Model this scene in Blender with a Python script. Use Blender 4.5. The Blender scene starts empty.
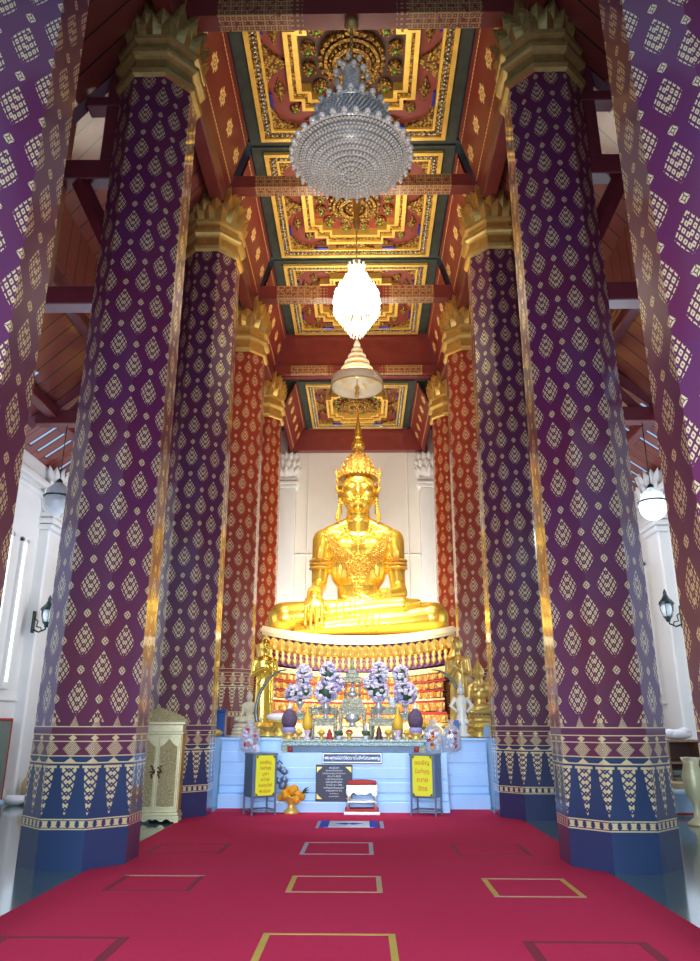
import bpy, bmesh, math, random
from math import pi, sin, cos, tan, sqrt, radians
from mathutils import Vector, Matrix, Quaternion
from mathutils.bvhtree import BVHTree
random.seed(7)
scn = bpy.context.scene
COL = scn.collection

# ------------------------------------------------------------------ camera
F, PITCH, YAW, ROLL, CX, CZ = 730.0, .3201, -.0178, -.002, .194, 1.6
cam_d = bpy.data.cameras.new('camera')
cam_d.sensor_fit = 'HORIZONTAL'; cam_d.sensor_width = 36
cam_d.lens = F / 700 * 36
cam_d.clip_end = 200
cam = bpy.data.objects.new('camera', cam_d); COL.objects.link(cam)
R = Matrix.Rotation(-YAW, 4, 'Z') @ Matrix.Rotation(pi / 2 + PITCH, 4, 'X') @ Matrix.Rotation(-ROLL, 4, 'Z')
cam.matrix_world = Matrix.Translation((CX, 0, CZ)) @ R
scn.camera = cam
scn.view_settings.view_transform = 'Standard'
scn.view_settings.look = 'None'
scn.view_settings.exposure = 0.0

# ------------------------------------------------------------------ shader maths
class N:
    """a value in a node tree with arithmetic"""
    def __init__(s, t, v): s.t = t; s.v = v
    def _m(s, op, *a, clamp=False):
        n = s.t.nodes.new('ShaderNodeMath'); n.operation = op; n.use_clamp = clamp
        for i, x in enumerate((s,) + a):
            x = x.v if isinstance(x, N) else x
            if isinstance(x, (int, float)): n.inputs[i].default_value = x
            else: s.t.links.new(x, n.inputs[i])
        return N(s.t, n.outputs[0])
    def __add__(s, o): return s._m('ADD', o)
    __radd__ = __add__
    def __sub__(s, o): return s._m('SUBTRACT', o)
    def __rsub__(s, o): return N(s.t, o)._m('SUBTRACT', s)
    def __mul__(s, o): return s._m('MULTIPLY', o)
    __rmul__ = __mul__
    def __truediv__(s, o): return s._m('DIVIDE', o)
    def abs(s): return s._m('ABSOLUTE')
    def floor(s): return s._m('FLOOR')
    def frac(s): return s._m('FRACT')
    def mod(s, o): return s._m('FLOORED_MODULO', o)
    def lt(s, o): return s._m('LESS_THAN', o)
    def gt(s, o): return s._m('GREATER_THAN', o)
    def mn(s, o): return s._m('MINIMUM', o)
    def mx(s, o): return s._m('MAXIMUM', o)
    def pw(s, o): return s._m('POWER', o)
    def sin(s): return s._m('SINE')
    def clamp(s): return s._m('ADD', 0.0, clamp=True)
    def between(s, a, b): return s.gt(a) * s.lt(b)

def new_mat(name):
    m = bpy.data.materials.new(name); m.use_nodes = True
    return m, m.node_tree, m.node_tree.nodes['Principled BSDF']
def setp(b, **k):
    names = dict(color='Base Color', rough='Roughness', metal='Metallic', coat='Coat Weight', coatr='Coat Roughness',
                 trans='Transmission Weight', em='Emission Color', ems='Emission Strength', ior='IOR', alpha='Alpha', spec='Specular IOR Level', sss='Subsurface Weight', sheen='Sheen Weight')
    for a, v in k.items():
        if a in ('color', 'em'): v = (*v, 1)
        b.inputs[names[a]].default_value = v
def mix(t, fac, a, b):
    n = t.nodes.new('ShaderNodeMix'); n.data_type = 'RGBA'
    for i, x in ((0, fac), (6, a), (7, b)):
        if isinstance(x, N): x = x.v
        if isinstance(x, tuple): n.inputs[i].default_value = (*x[:3], 1)
        elif isinstance(x, (int, float)): n.inputs[i].default_value = x
        else: t.links.new(x, n.inputs[i])
    return n.outputs[2]
def noise(t, scale, detail=3, coord='Object', vec=None, rough=.55):
    n = t.nodes.new('ShaderNodeTexNoise'); n.inputs['Scale'].default_value = scale; n.inputs['Detail'].default_value = detail
    n.inputs['Roughness'].default_value = rough
    if vec is None:
        c = t.nodes.new('ShaderNodeTexCoord'); vec = c.outputs[coord]
    t.links.new(vec, n.inputs['Vector'])
    return N(t, n.outputs['Fac'])
def voronoi(t, scale, feat='F1', coord='Object'):
    n = t.nodes.new('ShaderNodeTexVoronoi'); n.inputs['Scale'].default_value = scale; n.feature = feat
    c = t.nodes.new('ShaderNodeTexCoord'); t.links.new(c.outputs[coord], n.inputs['Vector'])
    return N(t, n.outputs['Distance'])
def bump(t, b, h, strength=.4, dist=.02):
    n = t.nodes.new('ShaderNodeBump'); n.inputs['Strength'].default_value = strength; n.inputs['Distance'].default_value = dist
    t.links.new(h.v, n.inputs['Height']); t.links.new(n.outputs[0], b.inputs['Normal'])
def uv(t, name='UVMap'):
    n = t.nodes.new('ShaderNodeUVMap'); n.uv_map = name
    s = t.nodes.new('ShaderNodeSeparateXYZ'); t.links.new(n.outputs[0], s.inputs[0])
    return N(t, s.outputs[0]), N(t, s.outputs[1])
def objco(t):
    n = t.nodes.new('ShaderNodeTexCoord'); s = t.nodes.new('ShaderNodeSeparateXYZ'); t.links.new(n.outputs['Object'], s.inputs[0])
    return [N(t, s.outputs[i]) for i in range(3)]

def plain(name, color, rough=.5, metal=0., nz=0.15, nscale=6., bmp=0., bscale=40., **k):
    m, t, b = new_mat(name); setp(b, color=color, rough=rough, metal=metal, **k)
    if nz:
        f = noise(t, nscale, 4)
        dk = tuple(c * (1 - nz * 1.6) for c in color); lt = tuple(min(1, c * (1 + nz)) for c in color)
        t.links.new(mix(t, f, dk, lt), b.inputs['Base Color'])
    if bmp: bump(t, b, noise(t, bscale, 3), bmp, .02)
    return m
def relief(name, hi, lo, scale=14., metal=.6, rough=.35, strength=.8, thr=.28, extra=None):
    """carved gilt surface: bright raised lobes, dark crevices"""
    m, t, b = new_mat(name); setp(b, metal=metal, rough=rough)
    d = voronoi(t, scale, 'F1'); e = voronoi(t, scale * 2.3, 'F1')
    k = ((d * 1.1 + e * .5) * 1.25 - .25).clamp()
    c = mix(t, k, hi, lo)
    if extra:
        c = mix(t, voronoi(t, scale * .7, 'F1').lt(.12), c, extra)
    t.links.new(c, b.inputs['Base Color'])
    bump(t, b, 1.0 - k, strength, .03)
    return m

GOLDC = (.83, .55, .13)
M = {}
M['gold'] = plain('polished_gold', (1.0, .66, .10), .25, .80, nz=.04, nscale=2, bmp=.05, bscale=9)
M['gold_leaf'] = plain('gold_leaf', (.80, .54, .15), .38, .75, nz=.2, nscale=8, bmp=.15, bscale=18)
M['gold_dim'] = plain('dim_gold', (.58, .41, .13), .42, .7, nz=.3, nscale=7, bmp=.25, bscale=14)
M['gold_relief'] = relief('gold_relief', (.95, .62, .16), (.30, .13, .02), 11)
M['gold_fine'] = relief('gold_fine_relief', (1, .70, .2), (.35, .13, .02), 26)
M['gold_orn'] = relief('gold_ornament', (1, .74, .2), (.62, .32, .04), 22, .6, .35)
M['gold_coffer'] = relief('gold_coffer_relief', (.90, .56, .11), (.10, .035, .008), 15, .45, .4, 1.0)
M['gold_flat'] = plain('gold_paint', (.88, .56, .12), .4, .45, nz=.2, nscale=5)
M['throne_relief'] = relief('throne_relief', (1, .72, .24), (.62, .26, .05), 9, .35, .4, .7, extra=(.95, .9, .8))
M['crevice_red'] = plain('red_recess', (.22, .035, .025), .5, nz=.2)
M['red_wood'] = plain('red_painted_wood', (.21, .028, .024), .38, nz=.25, nscale=3, coat=.25, coatr=.3)
M['aisle_wood'] = plain('maroon_roof_timber', (.17, .020, .030), .35, nz=.3, nscale=2.5, coat=.35, coatr=.3)
M['dark_brown'] = plain('dark_recess', (.06, .022, .014), .5, nz=.3)
M['dark_green'] = plain('dark_green_board', (.030, .042, .032), .6, nz=.6, nscale=4)
M['cream'] = plain('cream_plaster', (.78, .74, .66), .7, nz=.06, nscale=1.2)
M['cream2'] = plain('white_plaster', (.80, .80, .77), .6, nz=.05, nscale=1.2)
M['fabric'] = plain('cream_fabric', (.86, .80, .62), .7, nz=.08, nscale=12)
M['marble'] = None
M['steel'] = plain('grey_steel', (.17, .23, .33), .35, .4, nz=.15, nscale=10)
M['blue_box'] = plain('blue_plastic', (.02, .10, .35), .4, nz=.1)
M['yellow'] = plain('yellow_sign', (.78, .74, .02), .5, nz=.05)
M['red_ink'] = plain('red_lettering', (.55, .04, .01), .5, nz=0)
M['white_ink'] = plain('pale_lettering', (.75, .78, .8), .5, nz=0)
M['plaque'] = plain('dark_plaque', (.022, .018, .04), .45, nz=.3, nscale=10)
M['blue_plaque'] = plain('blue_plaque', (.010, .045, .12), .4, nz=.4, nscale=16)
M['navy_gap'] = plain('blue_recess_board', (.02, .10, .20), .3, nz=.3)  # dark blue board set back under the altar slab
M['silver'] = plain('silver_paint', (.62, .63, .62), .3, .5, nz=.2, nscale=20, bmp=.2, bscale=50)
M['mop'] = relief('mother_of_pearl', (.80, .84, .68), (.30, .26, .14), 32, .2, .3, .5, extra=(.85, .8, .82))
M['mop2'] = relief('inlaid_slab', (.80, .88, .80), (.22, .32, .26), 24, .1, .25, .3, extra=(.55, .2, .25))
M['stone'] = plain('sandstone', (.74, .62, .40), .8, nz=.2, nscale=6)
M['purple'] = relief('purple_folded_leaves', (.30, .21, .30), (.09, .05, .10), 55, 0, .6, .6)
M['white'] = plain('white_porcelain', (.82, .82, .85), .3, nz=.04)
M['ycone'] = plain('yellow_cone', (.85, .50, .03), .5, nz=.12, nscale=30, bmp=.2, bscale=80)
M['orange'] = plain('marigold', (.90, .34, .01), .6, nz=.3, nscale=35)
M['pink_petal'] = plain('pink_petal', (.90, .62, .74), .6, nz=.3, nscale=25)
M['white_petal'] = plain('white_petal', (.95, .86, .88), .6, nz=.15, nscale=25)
M['lilac_petal'] = plain('lilac_petal', (.42, .36, .64), .6, nz=.3, nscale=25)
M['leaf'] = plain('leaf', (.05, .12, .05), .5, nz=.3, nscale=20)
M['brown'] = plain('brown_offering', (.10, .035, .03), .4, nz=.3)
M['red'] = plain('red_cloth', (.42, .03, .03), .7, nz=.15)
M['tusk'] = plain('dark_tusk', (.10, .11, .07), .25, nz=.5, nscale=3, coat=.5)
M['ivory'] = plain('pale_ivory', (.75, .72, .60), .3, nz=.1)
M['tapeY'] = plain('yellow_tape', (.56, .40, .07), .6, nz=.15, nscale=5)
M['tapeB'] = plain('beige_tape', (.52, .38, .20), .6, nz=.15, nscale=5)
M['tapeG'] = plain('grey_tape', (.42, .42, .50), .6, nz=.15, nscale=5)
M['tapeD'] = plain('worn_dark_tape', (.25, .012, .035), .8, nz=.15, nscale=5)
M['royal'] = plain('royal_blue_cloth', (.01, .05, .42), .7, nz=.1)
M['iron'] = plain('dark_green_iron', (.012, .035, .035), .35, .4, nz=.2)
M['teal'] = plain('teal_plastic', (.02, .22, .25), .4, nz=.1)
M['raw_wood'] = plain('raw_wood', (.34, .20, .11), .6, nz=.3, nscale=5)
M['card'] = plain('cardboard', (.55, .40, .20), .7, nz=.15)
M['cushion'] = plain('grey_green_cushion', (.16, .20, .17), .8, nz=.2)
M['paleblue'] = plain('pale_blue_cloth', (.34, .50, .66), .6, nz=.1)
M['violet'] = plain('violet_plastic', (.25, .06, .42), .4, nz=.1)
M['bluebead'] = plain('blue_glass_inlay', (.03, .05, .40), .15, .3, nz=0)
M['glassbead'] = plain('mirror_inlay', (.55, .68, .72), .12, .7, nz=.4, nscale=30)
M['greenjewel'] = plain('green_glass_jewel', (.10, .40, .06), .12, .2, nz=0)
M['blackmetal'] = plain('black_metal', (.02, .02, .022), .4, .5, nz=0)

def mk_marble():
    m, t, b = new_mat('daylight_blue_marble'); setp(b, rough=.28, coat=.3, coatr=.15)
    f = noise(t, 1.6, 6, rough=.7)
    t.links.new(mix(t, f, (.32, .52, .86), (.48, .73, .99)), b.inputs['Base Color']); M['marble'] = m  # blue of the daylight is put into the marble colour
mk_marble()

def mk_crystal():
    m, t, b = new_mat('cut_crystal'); setp(b, color=(.9, .84, .75), rough=.2, metal=.0, trans=.1, spec=1.0)
    f = noise(t, 30, 2)
    t.links.new(mix(t, f.gt(.56), (.70, .64, .55), (1.0, .96, .88)), b.inputs['Base Color']); M['crystal'] = m
    m, t, b = new_mat('lit_crystal'); setp(b, color=(.95, .93, .88), rough=.2, em=(1, .93, .80), ems=7)
    M['lit'] = m
    m, t, b = new_mat('dim_lit_crystal'); setp(b, color=(.9, .85, .75), rough=.1, em=(1, .85, .6), ems=.9)
    M['dimlit'] = m
    m, t, b = new_mat('lamp_globe'); setp(b, color=(.9, .95, .95), rough=.2, em=(.85, .97, 1), ems=2.5)
    M['globe'] = m
    m, t, b = new_mat('unlit_globe'); setp(b, color=(.75, .80, .80), rough=.1, trans=.35)
    M['unglobe'] = m
    m, t, b = new_mat('daylight_pane'); setp(b, color=(.8, .88, 1), rough=.3, em=(.85, .93, 1), ems=1.6)
    M['pane'] = m
    m, t, b = new_mat('clear_plastic_bag'); setp(b, color=(.85, .85, .92), rough=.15, trans=.55, alpha=.55)
    M['bag'] = m
mk_crystal()

def mk_floor():
    m, t, b = new_mat('polished_grey_green_floor'); setp(b, rough=.16, coat=.5, coatr=.08)
    f = noise(t, 90, 3); g = noise(t, .6, 3)
    c = mix(t, f, (.05, .10, .10), (.13, .20, .19)); c = mix(t, g * .5, c, (.10, .20, .22))
    t.links.new(c, b.inputs['Base Color']); M['floor'] = m
    m, t, b = new_mat('crimson_carpet'); setp(b, rough=1.0, spec=.15)
    f = noise(t, 55, 4, rough=.8); g = noise(t, .8, 4); s = noise(t, 30, 2).gt(.68)
    c = mix(t, f, (.50, .020, .075), (.70, .045, .125)); c = mix(t, g * .45, c, (.48, .008, .028)); c = mix(t, s * .4, c, (.30, .010, .04))
    t.links.new(c, b.inputs['Base Color']); bump(t, b, noise(t, 160, 2), .5, .01); M['carpet'] = m
mk_floor()

def mk_lacquer(name, top, top2, low, low2):
    """red lacquer column with stencilled gold leaf: u counts faces round the octagon, v is height in metres"""
    m, t, b = new_mat(name)
    u, v = uv(t)
    a = u * 2.0
    i = (a + .5).floor(); du = (a - i).abs() * .262
    par = i.mod(2.0)
    PER = .69
    vv = v / PER + par * .5 + .80
    dv = ((vv + .5).frac() - .5) * PER
    adv = dv.abs()
    # big lozenge with an ogee outline, slightly longer above
    hh = .202 + dv.gt(0.0) * .030
    tt = adv / hh
    wid = (1.0 - tt).mx(0.0).pw(1.15) * (1.0 + tt * .60) * .128
    big = du.lt(wid)
    p = du / .126 + dv / .21; q = du / .126 - dv / .21
    n1 = 4.0
    fp = ((p * n1 * .5 + .25).frac() - .5).abs(); fq = ((q * n1 * .5 + .25).frac() - .5).abs()
    leaf = fp.lt(.37) * fq.lt(.33) * (fp + fq).lt(.60) * (1.0 - (fp.lt(.08) * fq.lt(.17)))
    spine = du.lt(.006)
    big = big * (leaf.mx(spine * .0))
    # small four-petalled stars between them
    dv2 = (vv.frac() - .5).abs() * PER
    r = du / .052 + dv2 / .062
    small = r.lt(1.0) * (1.0 - r.between(.32, .55)) * (1.0 - (du.lt(.004) + dv2.lt(.004)).clamp() * r.gt(.55))
    field = ((big + small).clamp()) * v.gt(1.60)
    # crown of little peaks just above the bands
    pk = (v - 1.55); crown = du.lt((.12 - pk) * .45) * pk.between(.0, .12) * (((du * 60.0 + pk * 60.0).frac()).gt(.3)) * (((pk * 60.0 - du * 60.0).frac()).gt(.25))
    lines = v.between(1.541, 1.553) + v.between(1.452, 1.464) + v.between(1.375, 1.387) + v.between(1.213, 1.226) + v.between(1.135, 1.150) + v.between(.526, .540) + v.between(.424, .438)
    # rosette band
    rv = (v - 1.30).abs()
    ro = (du / .105 + rv / .105)
    ros = ro.lt(1.0) * (((ro * 4.5 + .2).frac()).gt(.42)) * v.between(1.19, 1.41)
    ros2 = (du / .05 + (v - 1.42).abs() / .035).lt(1.0) * v.between(1.387, 1.452)
    ros3 = (du / .07 + (v - 1.15) / .05).lt(1.0) * v.between(1.15, 1.213)
    # hanging tapers
    tw = ((v - .56) / .54)
    tap = du.lt(tw * (1.45 - tw * .62) * .104) * v.between(.56, 1.10)
    tp = du / .09 + v / .085; tq = du / .09 - v / .085
    tl = ((tp + .25).frac() - .5).abs().lt(.36) * ((tq + .25).frac() - .5).abs().lt(.34)
    tap = tap * tl
    cap_ = (du - .0).lt(.112) * v.between(1.085, 1.112)
    # small motif band
    bu = ((u * 5.0).frac() - .5).abs() * .105; bv = (v - .482)
    mot = (bu.lt(.030) * bv.abs().lt(.008)) + (bu.lt((.02 + bv * .55).mx(0.0)) * bv.between(.008, .034)) + (bu.lt((.012 - bv * .9).mx(0.0)) * bv.between(-.034, -.008))
    gold = (field + crown + lines + ros + ros2 + ros3 + tap + cap_ + mot).clamp()
    # worn edges of the leaf
    gold = gold * (1.0 - noise(t, 22, 4).gt(.66) * .35)
    # ground colour: noise patches, painting bluish reflections on the maroon shafts; blue-black dado
    wave = ((v / PER * 2 * pi).sin() * .10 + .5)
    tone = ((noise(t, .55, 2) - .5) * 2.2 + .5).clamp()
    ground = mix(t, tone, top, top2)
    lowc = mix(t, tone, low, low2)
    ground = mix(t, v.lt(1.22), ground, lowc)
    c = mix(t, gold, ground, (.78, .63, .32))
    t.links.new(c, b.inputs['Base Color'])
    t.links.new((gold * .35).v, b.inputs['Metallic'])
    setp(b, rough=.42, coat=.75, coatr=.09)
    bump(t, b, noise(t, 3.5, 4) + gold * .08, .06, .03)
    return m
M['lacquer'] = mk_lacquer('maroon_lacquer_column', (.130, .009, .034), (.090, .011, .078), (.012, .026, .085), (.014, .045, .125))
M['lacquer3'] = mk_lacquer('maroon_lacquer_column_mid', (.12, .010, .032), (.085, .014, .075), (.015, .018, .075), (.018, .035, .11))
M['lacquer_warmlit'] = mk_lacquer('warm_lit_lacquer_column', (.25, .024, .010), (.31, .032, .012), (.20, .02, .02), (.22, .03, .025))  # far columns: red of the warm light put into the lacquer colour

def mk_panel():
    m, t, b = new_mat('red_cove_panel'); u, v = uv(t)       # u metres along, v 0..1 up
    dash = ((u * 9.0).frac()).lt(.75)
    e = (v.between(.14, .165) + v.between(.86, .885)) * dash
    uu = ((u / .86).frac() - .5).abs() * .86; vv = (v - .5).abs() * 1.45
    r = (uu * uu + vv * vv).pw(.5)
    a = N(t, t.nodes.new('ShaderNodeMath').outputs[0])
    at = a.v.node; at.operation = 'ARCTAN2'; t.links.new(vv.v, at.inputs[0]); t.links.new(uu.v, at.inputs[1])
    pet = (a * 8.0).sin() * .035 + .165
    fl = r.lt(pet) * (1.0 - r.between(.07, .09)) * (1.0 - r.lt(.025))
    g = (e + fl).clamp()
    c = mix(t, noise(t, 2, 3), (.17, .016, .013), (.23, .026, .018))
    t.links.new(mix(t, g, c, (.85, .58, .2)), b.inputs['Base Color']); setp(b, rough=.45, coat=.2, coatr=.3)
    M['panel'] = m
    # tie beam: gold lattice stencilled near both ends
    m, t, b = new_mat('red_beam_gold_lattice'); u, v = uv(t)   # u = metres from centre, v metres up face
    au = u.abs()
    gx = (au * 10.0).frac(); gv = (v * 10.0).frac()
    lat = (gx.lt(.30) + gv.lt(.30) + ((gx - .65).abs() + (gv - .65).abs()).lt(.2)).clamp() * (1.0 - ((au * 5.0).frac().lt(.25) * (v * 5.0).frac().gt(.6)))
    z = au.between(1.05, 2.35) * lat
    tri = ((au - 1.05) + 0.0).between(-.22, 0.0) * ((au * 10.0).frac().lt(.5)) * (v * 10.0).frac().lt(.4)
    g = (z + tri).clamp() * noise(t, 12, 3).lt(.62)
    c = mix(t, noise(t, 2, 3), (.17, .025, .022), (.24, .035, .03))
    t.links.new(mix(t, g, c, (.50, .30, .11)), b.inputs['Base Color']); setp(b, rough=.4, coat=.3, coatr=.25)
    M['lattice'] = m
    # roof boards: joints run up the slope
    m, t, b = new_mat('maroon_roof_boards'); x, y, zz = objco(t)
    f = (y / .42); j = (f.frac()).lt(.07)
    tone = noise(t, 1.5, 4)
    idn = t.nodes.new('ShaderNodeTexWhiteNoise'); idn.noise_dimensions = '1D'; t.links.new(f.floor().v, idn.inputs['W'])
    c = mix(t, tone, (.16, .022, .022), (.30, .055, .040)); c = mix(t, N(t, idn.outputs['Value']) * .5, c, (.34, .11, .07)); c = mix(t, j, c, (.010, .003, .003))
    t.links.new(c, b.inputs['Base Color']); setp(b, rough=.4, coat=.5, coatr=.2); bump(t, b, 1.0 - j, .6, .03)
    M['boards'] = m
mk_panel()

# ------------------------------------------------------------------ mesh building
class MB:
    def __init__(s): s.v = []; s.f = []; s.m = []; s.uvs = {}; s.sm = []
    def add(s, vs, fs, mi=0, sm=False, uvs=None):
        o = len(s.v); s.v += [tuple(p) for p in vs]
        for k, f in enumerate(fs):
            if uvs: s.uvs[len(s.f)] = uvs[k]
            s.f.append(tuple(o + i for i in f)); s.m.append(mi); s.sm.append(sm)
        return s
    def box(s, x0, x1, y0, y1, z0, z1, mi=0):
        vs = [(x, y, z) for x in (x0, x1) for y in (y0, y1) for z in (z0, z1)]
        return s.add(vs, [(0, 1, 3, 2), (4, 6, 7, 5), (0, 4, 5, 1), (2, 3, 7, 6), (0, 2, 6, 4), (1, 5, 7, 3)], mi)
    def bbox(s, x0, x1, y0, y1, z0, z1, c=.01, mi=0):
        """box with chamfered edges"""
        bm = bmesh.new(); bmesh.ops.create_cube(bm, size=1)
        for v in bm.verts: v.co = Vector(((x0 + x1) / 2 + v.co.x * (x1 - x0), (y0 + y1) / 2 + v.co.y * (y1 - y0), (z0 + z1) / 2 + v.co.z * (z1 - z0)))
        bmesh.ops.bevel(bm, geom=bm.edges[:], offset=min(c, abs(x1 - x0) * .3, abs(y1 - y0) * .3, abs(z1 - z0) * .3), segments=1, affect='EDGES')
        return s.bm(bm, mi)
    def bm(s, bm, mi=0, sm=False, mat=None):
        bm.verts.ensure_lookup_table(); vs = [(mat @ v.co) if mat else v.co.copy() for v in bm.verts]
        fs = [[v.index for v in f.verts] for f in bm.faces]; bm.free(); return s.add(vs, fs, mi, sm)
    def lathe(s, prof, n=24, c=(0, 0, 0), mi=0, sm=True, rot=0, mat=None, apothem=False, caps=True, sx=1, sy=1):
        k = 1 / cos(pi / n) if apothem else 1
        vs = []; fs = []
        for r, z in prof:
            for i in range(n):
                a = rot + 2 * pi * i / n; vs.append(Vector((r * k * cos(a) * sx, r * k * sin(a) * sy, z)))
        L = len(prof)
        for j in range(L - 1):
            for i in range(n):
                fs.append((j * n + i, j * n + (i + 1) % n, (j + 1) * n + (i + 1) % n, (j + 1) * n + i))
        if caps:
            fs.append(tuple(reversed(range(n)))); fs.append(tuple((L - 1) * n + i for i in range(n)))
        c = Vector(c)
        vs = [(mat @ v if mat else v) + c for v in vs]
        return s.add(vs, fs, mi, sm)
    def tube(s, pts, r, n=8, mi=0, sm=True, closed=False, flat=None):
        pts = [Vector(p) for p in pts]; L = len(pts)
        rs = r if isinstance(r, (list, tuple)) else [r] * L
        vs = []; up = Vector((0, 0, 1))
        pn = None
        for i, p in enumerate(pts):
            if closed: d = pts[(i + 1) % L] - pts[i - 1]
            else: d = pts[min(i + 1, L - 1)] - pts[max(i - 1, 0)]
            if d.length < 1e-9: d = Vector((0, 0, 1))
            d.normalize()
            if pn is None:
                a = d.cross(up);
                if a.length < .05: a = d.cross(Vector((0, 1, 0)))
            else: a = pn - d * pn.dot(d)
            a.normalize(); pn = a; b_ = d.cross(a)
            for k in range(n):
                an = 2 * pi * k / n; vs.append(p + (a * cos(an) + b_ * sin(an) * (flat or 1)) * rs[i])
        fs = []
        for j in range(L if closed else L - 1):
            for k in range(n):
                q = (j + 1) % L; fs.append((j * n + k, j * n + (k + 1) % n, q * n + (k + 1) % n, q * n + k))
        if not closed: fs += [tuple(reversed(range(n))), tuple((L - 1) * n + k for k in range(n))]
        return s.add(vs, fs, mi, sm)
    def ball(s, c, r, seg=10, ring=6, mi=0, sm=True, q=None):
        if not hasattr(r, '__len__'): r = (r, r, r)
        c = Vector(c); vs = [Vector((0, 0, r[2]))]; fs = []
        for j in range(1, ring):
            ph = pi * j / ring
            for i in range(seg):
                a = 2 * pi * i / seg; vs.append(Vector((r[0] * sin(ph) * cos(a), r[1] * sin(ph) * sin(a), r[2] * cos(ph))))
        vs.append(Vector((0, 0, -r[2]))); e = len(vs) - 1
        for i in range(seg):
            fs.append((0, 1 + i, 1 + (i + 1) % seg)); b0 = 1 + (ring - 2) * seg; fs.append((e, b0 + (i + 1) % seg, b0 + i))
            for j in range(ring - 2):
                o = 1 + j * seg; fs.append((o + i, o + seg + i, o + seg + (i + 1) % seg, o + (i + 1) % seg))
        return s.add([(q @ v if q else v) + c for v in vs], fs, mi, sm)
    def octa(s, c, r, h=None, mi=0):
        h = h or r; x, y, z = c
        return s.add([(x, y, z + h), (x + r, y, z), (x, y + r, z), (x - r, y, z), (x, y - r, z), (x, y, z - h)],
                     [(0, 1, 2), (0, 2, 3), (0, 3, 4), (0, 4, 1), (5, 2, 1), (5, 3, 2), (5, 4, 3), (5, 1, 4)], mi)
    def caps(s, p0, p1, r0, r1, n=14, mi=0):
        """tapered capsule"""
        p0 = Vector(p0); p1 = Vector(p1); d = p1 - p0; L = d.length or 1e-4; d.normalize()
        q = Vector((0, 0, 1)).rotation_difference(d).to_matrix()
        prof = [(r0 * sin(a), -r0 * cos(a)) for a in [pi / 2 * k / 4 for k in range(0, 5)]] + [(r1 * cos(a), L + r1 * sin(a)) for a in [pi / 2 * k / 4 for k in range(0, 5)]]
        prof = [(max(r, 1e-4), z) for r, z in prof]
        return s.lathe(prof, n, p0, mi, True, mat=q)
    def prism(s, poly, z0, z1, mi=0, M4=None, sm=False):
        n = len(poly); vs = [Vector((x, y, z0)) for x, y in poly] + [Vector((x, y, z1)) for x, y in poly]
        if M4: vs = [M4 @ v for v in vs]
        fs = [tuple(reversed(range(n))), tuple(range(n, 2 * n))] + [(i, (i + 1) % n, n + (i + 1) % n, n + i) for i in range(n)]
        return s.add(vs, fs, mi, sm)
    def ring(s, outer, inner, z0, z1, mi=0, M4=None):
        n = len(outer)
        vs = [Vector((x, y, z)) for z in (z0, z1) for P_ in (outer, inner) for x, y in P_]
        if M4: vs = [M4 @ v for v in vs]
        fs = []
        for i in range(n):
            j = (i + 1) % n; a, b_, c, d = 0, n, 2 * n, 3 * n
            fs += [(a + i, a + j, b_ + j, b_ + i), (c + i, d + i, d + j, c + j), (a + i, c + i, c + j, a + j), (b_ + i, b_ + j, d + j, d + i)]
        return s.add(vs, fs, mi)
    def build(s, name, mat, parent=None, loc=None, fixn=True):
        me = bpy.data.meshes.new(name); me.from_pydata([tuple(v) for v in s.v], [], s.f)
        mats = mat if isinstance(mat, list) else [mat]
        for m_ in mats: me.materials.append(m_)
        me.polygons.foreach_set('material_index', s.m); me.polygons.foreach_set('use_smooth', s.sm)
        if s.uvs:
            l = me.uv_layers.new(name='UVMap')
            for fi, uvs in s.uvs.items():
                p = me.polygons[fi]
                for k, li in enumerate(p.loop_indices): l.data[li].uv = uvs[k]
        if fixn and not s.uvs:
            bm = bmesh.new(); bm.from_mesh(me); bmesh.ops.recalc_face_normals(bm, faces=bm.faces); bm.to_mesh(me); bm.free()
        me.update()
        o = bpy.data.objects.new(name, me); COL.objects.link(o)
        if parent: o.parent = parent
        if loc: o.location = loc
        return o

def tag(o, label, cat, group=None, kind=None):
    if label: o['label'] = label
    if cat: o['category'] = cat
    if group: o['group'] = group
    if kind: o['kind'] = kind
    return o
def thing(name, loc, label, cat, group=None, rz=0):
    o = bpy.data.objects.new(name, None); COL.objects.link(o); o.empty_display_size = .1
    o.location = loc; o.rotation_euler = (0, 0, rz)
    return tag(o, label, cat, group)
def struct(o):
    o['kind'] = 'structure'; return o
def kids(o): return [c for c in bpy.data.objects if c.parent == o]
def copy_tree(o, parent=None):
    c = o.copy(); COL.objects.link(c)
    if parent: c.parent = parent
    for k in kids(o): copy_tree(k, c)
    return c

# ------------------------------------------------------------------ dimensions of the hall
W, D1, B = 3.26, 5.13, 4.66
YS = [5.4] + [D1 + B * i for i in range(1, 5)]      # 5.13 9.79 14.45 19.11 23.77
YB = 28.45
HC = 11.65
ZP = 1.31                                # altar platform
def apo(z): return .646 - (.646 - .589) * z / HC

# ------------------------------------------------------------------ setting
def plane_box(name, x0, x1, y0, y1, z0, z1, mat):
    return struct(MB().box(x0, x1, y0, y1, z0, z1).build(name, mat))
plane_box('floor', -9, 9, -6, 31, -.2, 0, M['floor'])
wl = MB().box(-7.75, -7.4, -6, 29.2, 0, 7.6); struct(wl.build('wall_left', M['cream2']))
wr = MB().box(7.4, 7.75, -6, 29.2, 0, 7.6); struct(wr.build('wall_right', M['cream2']))

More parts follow.
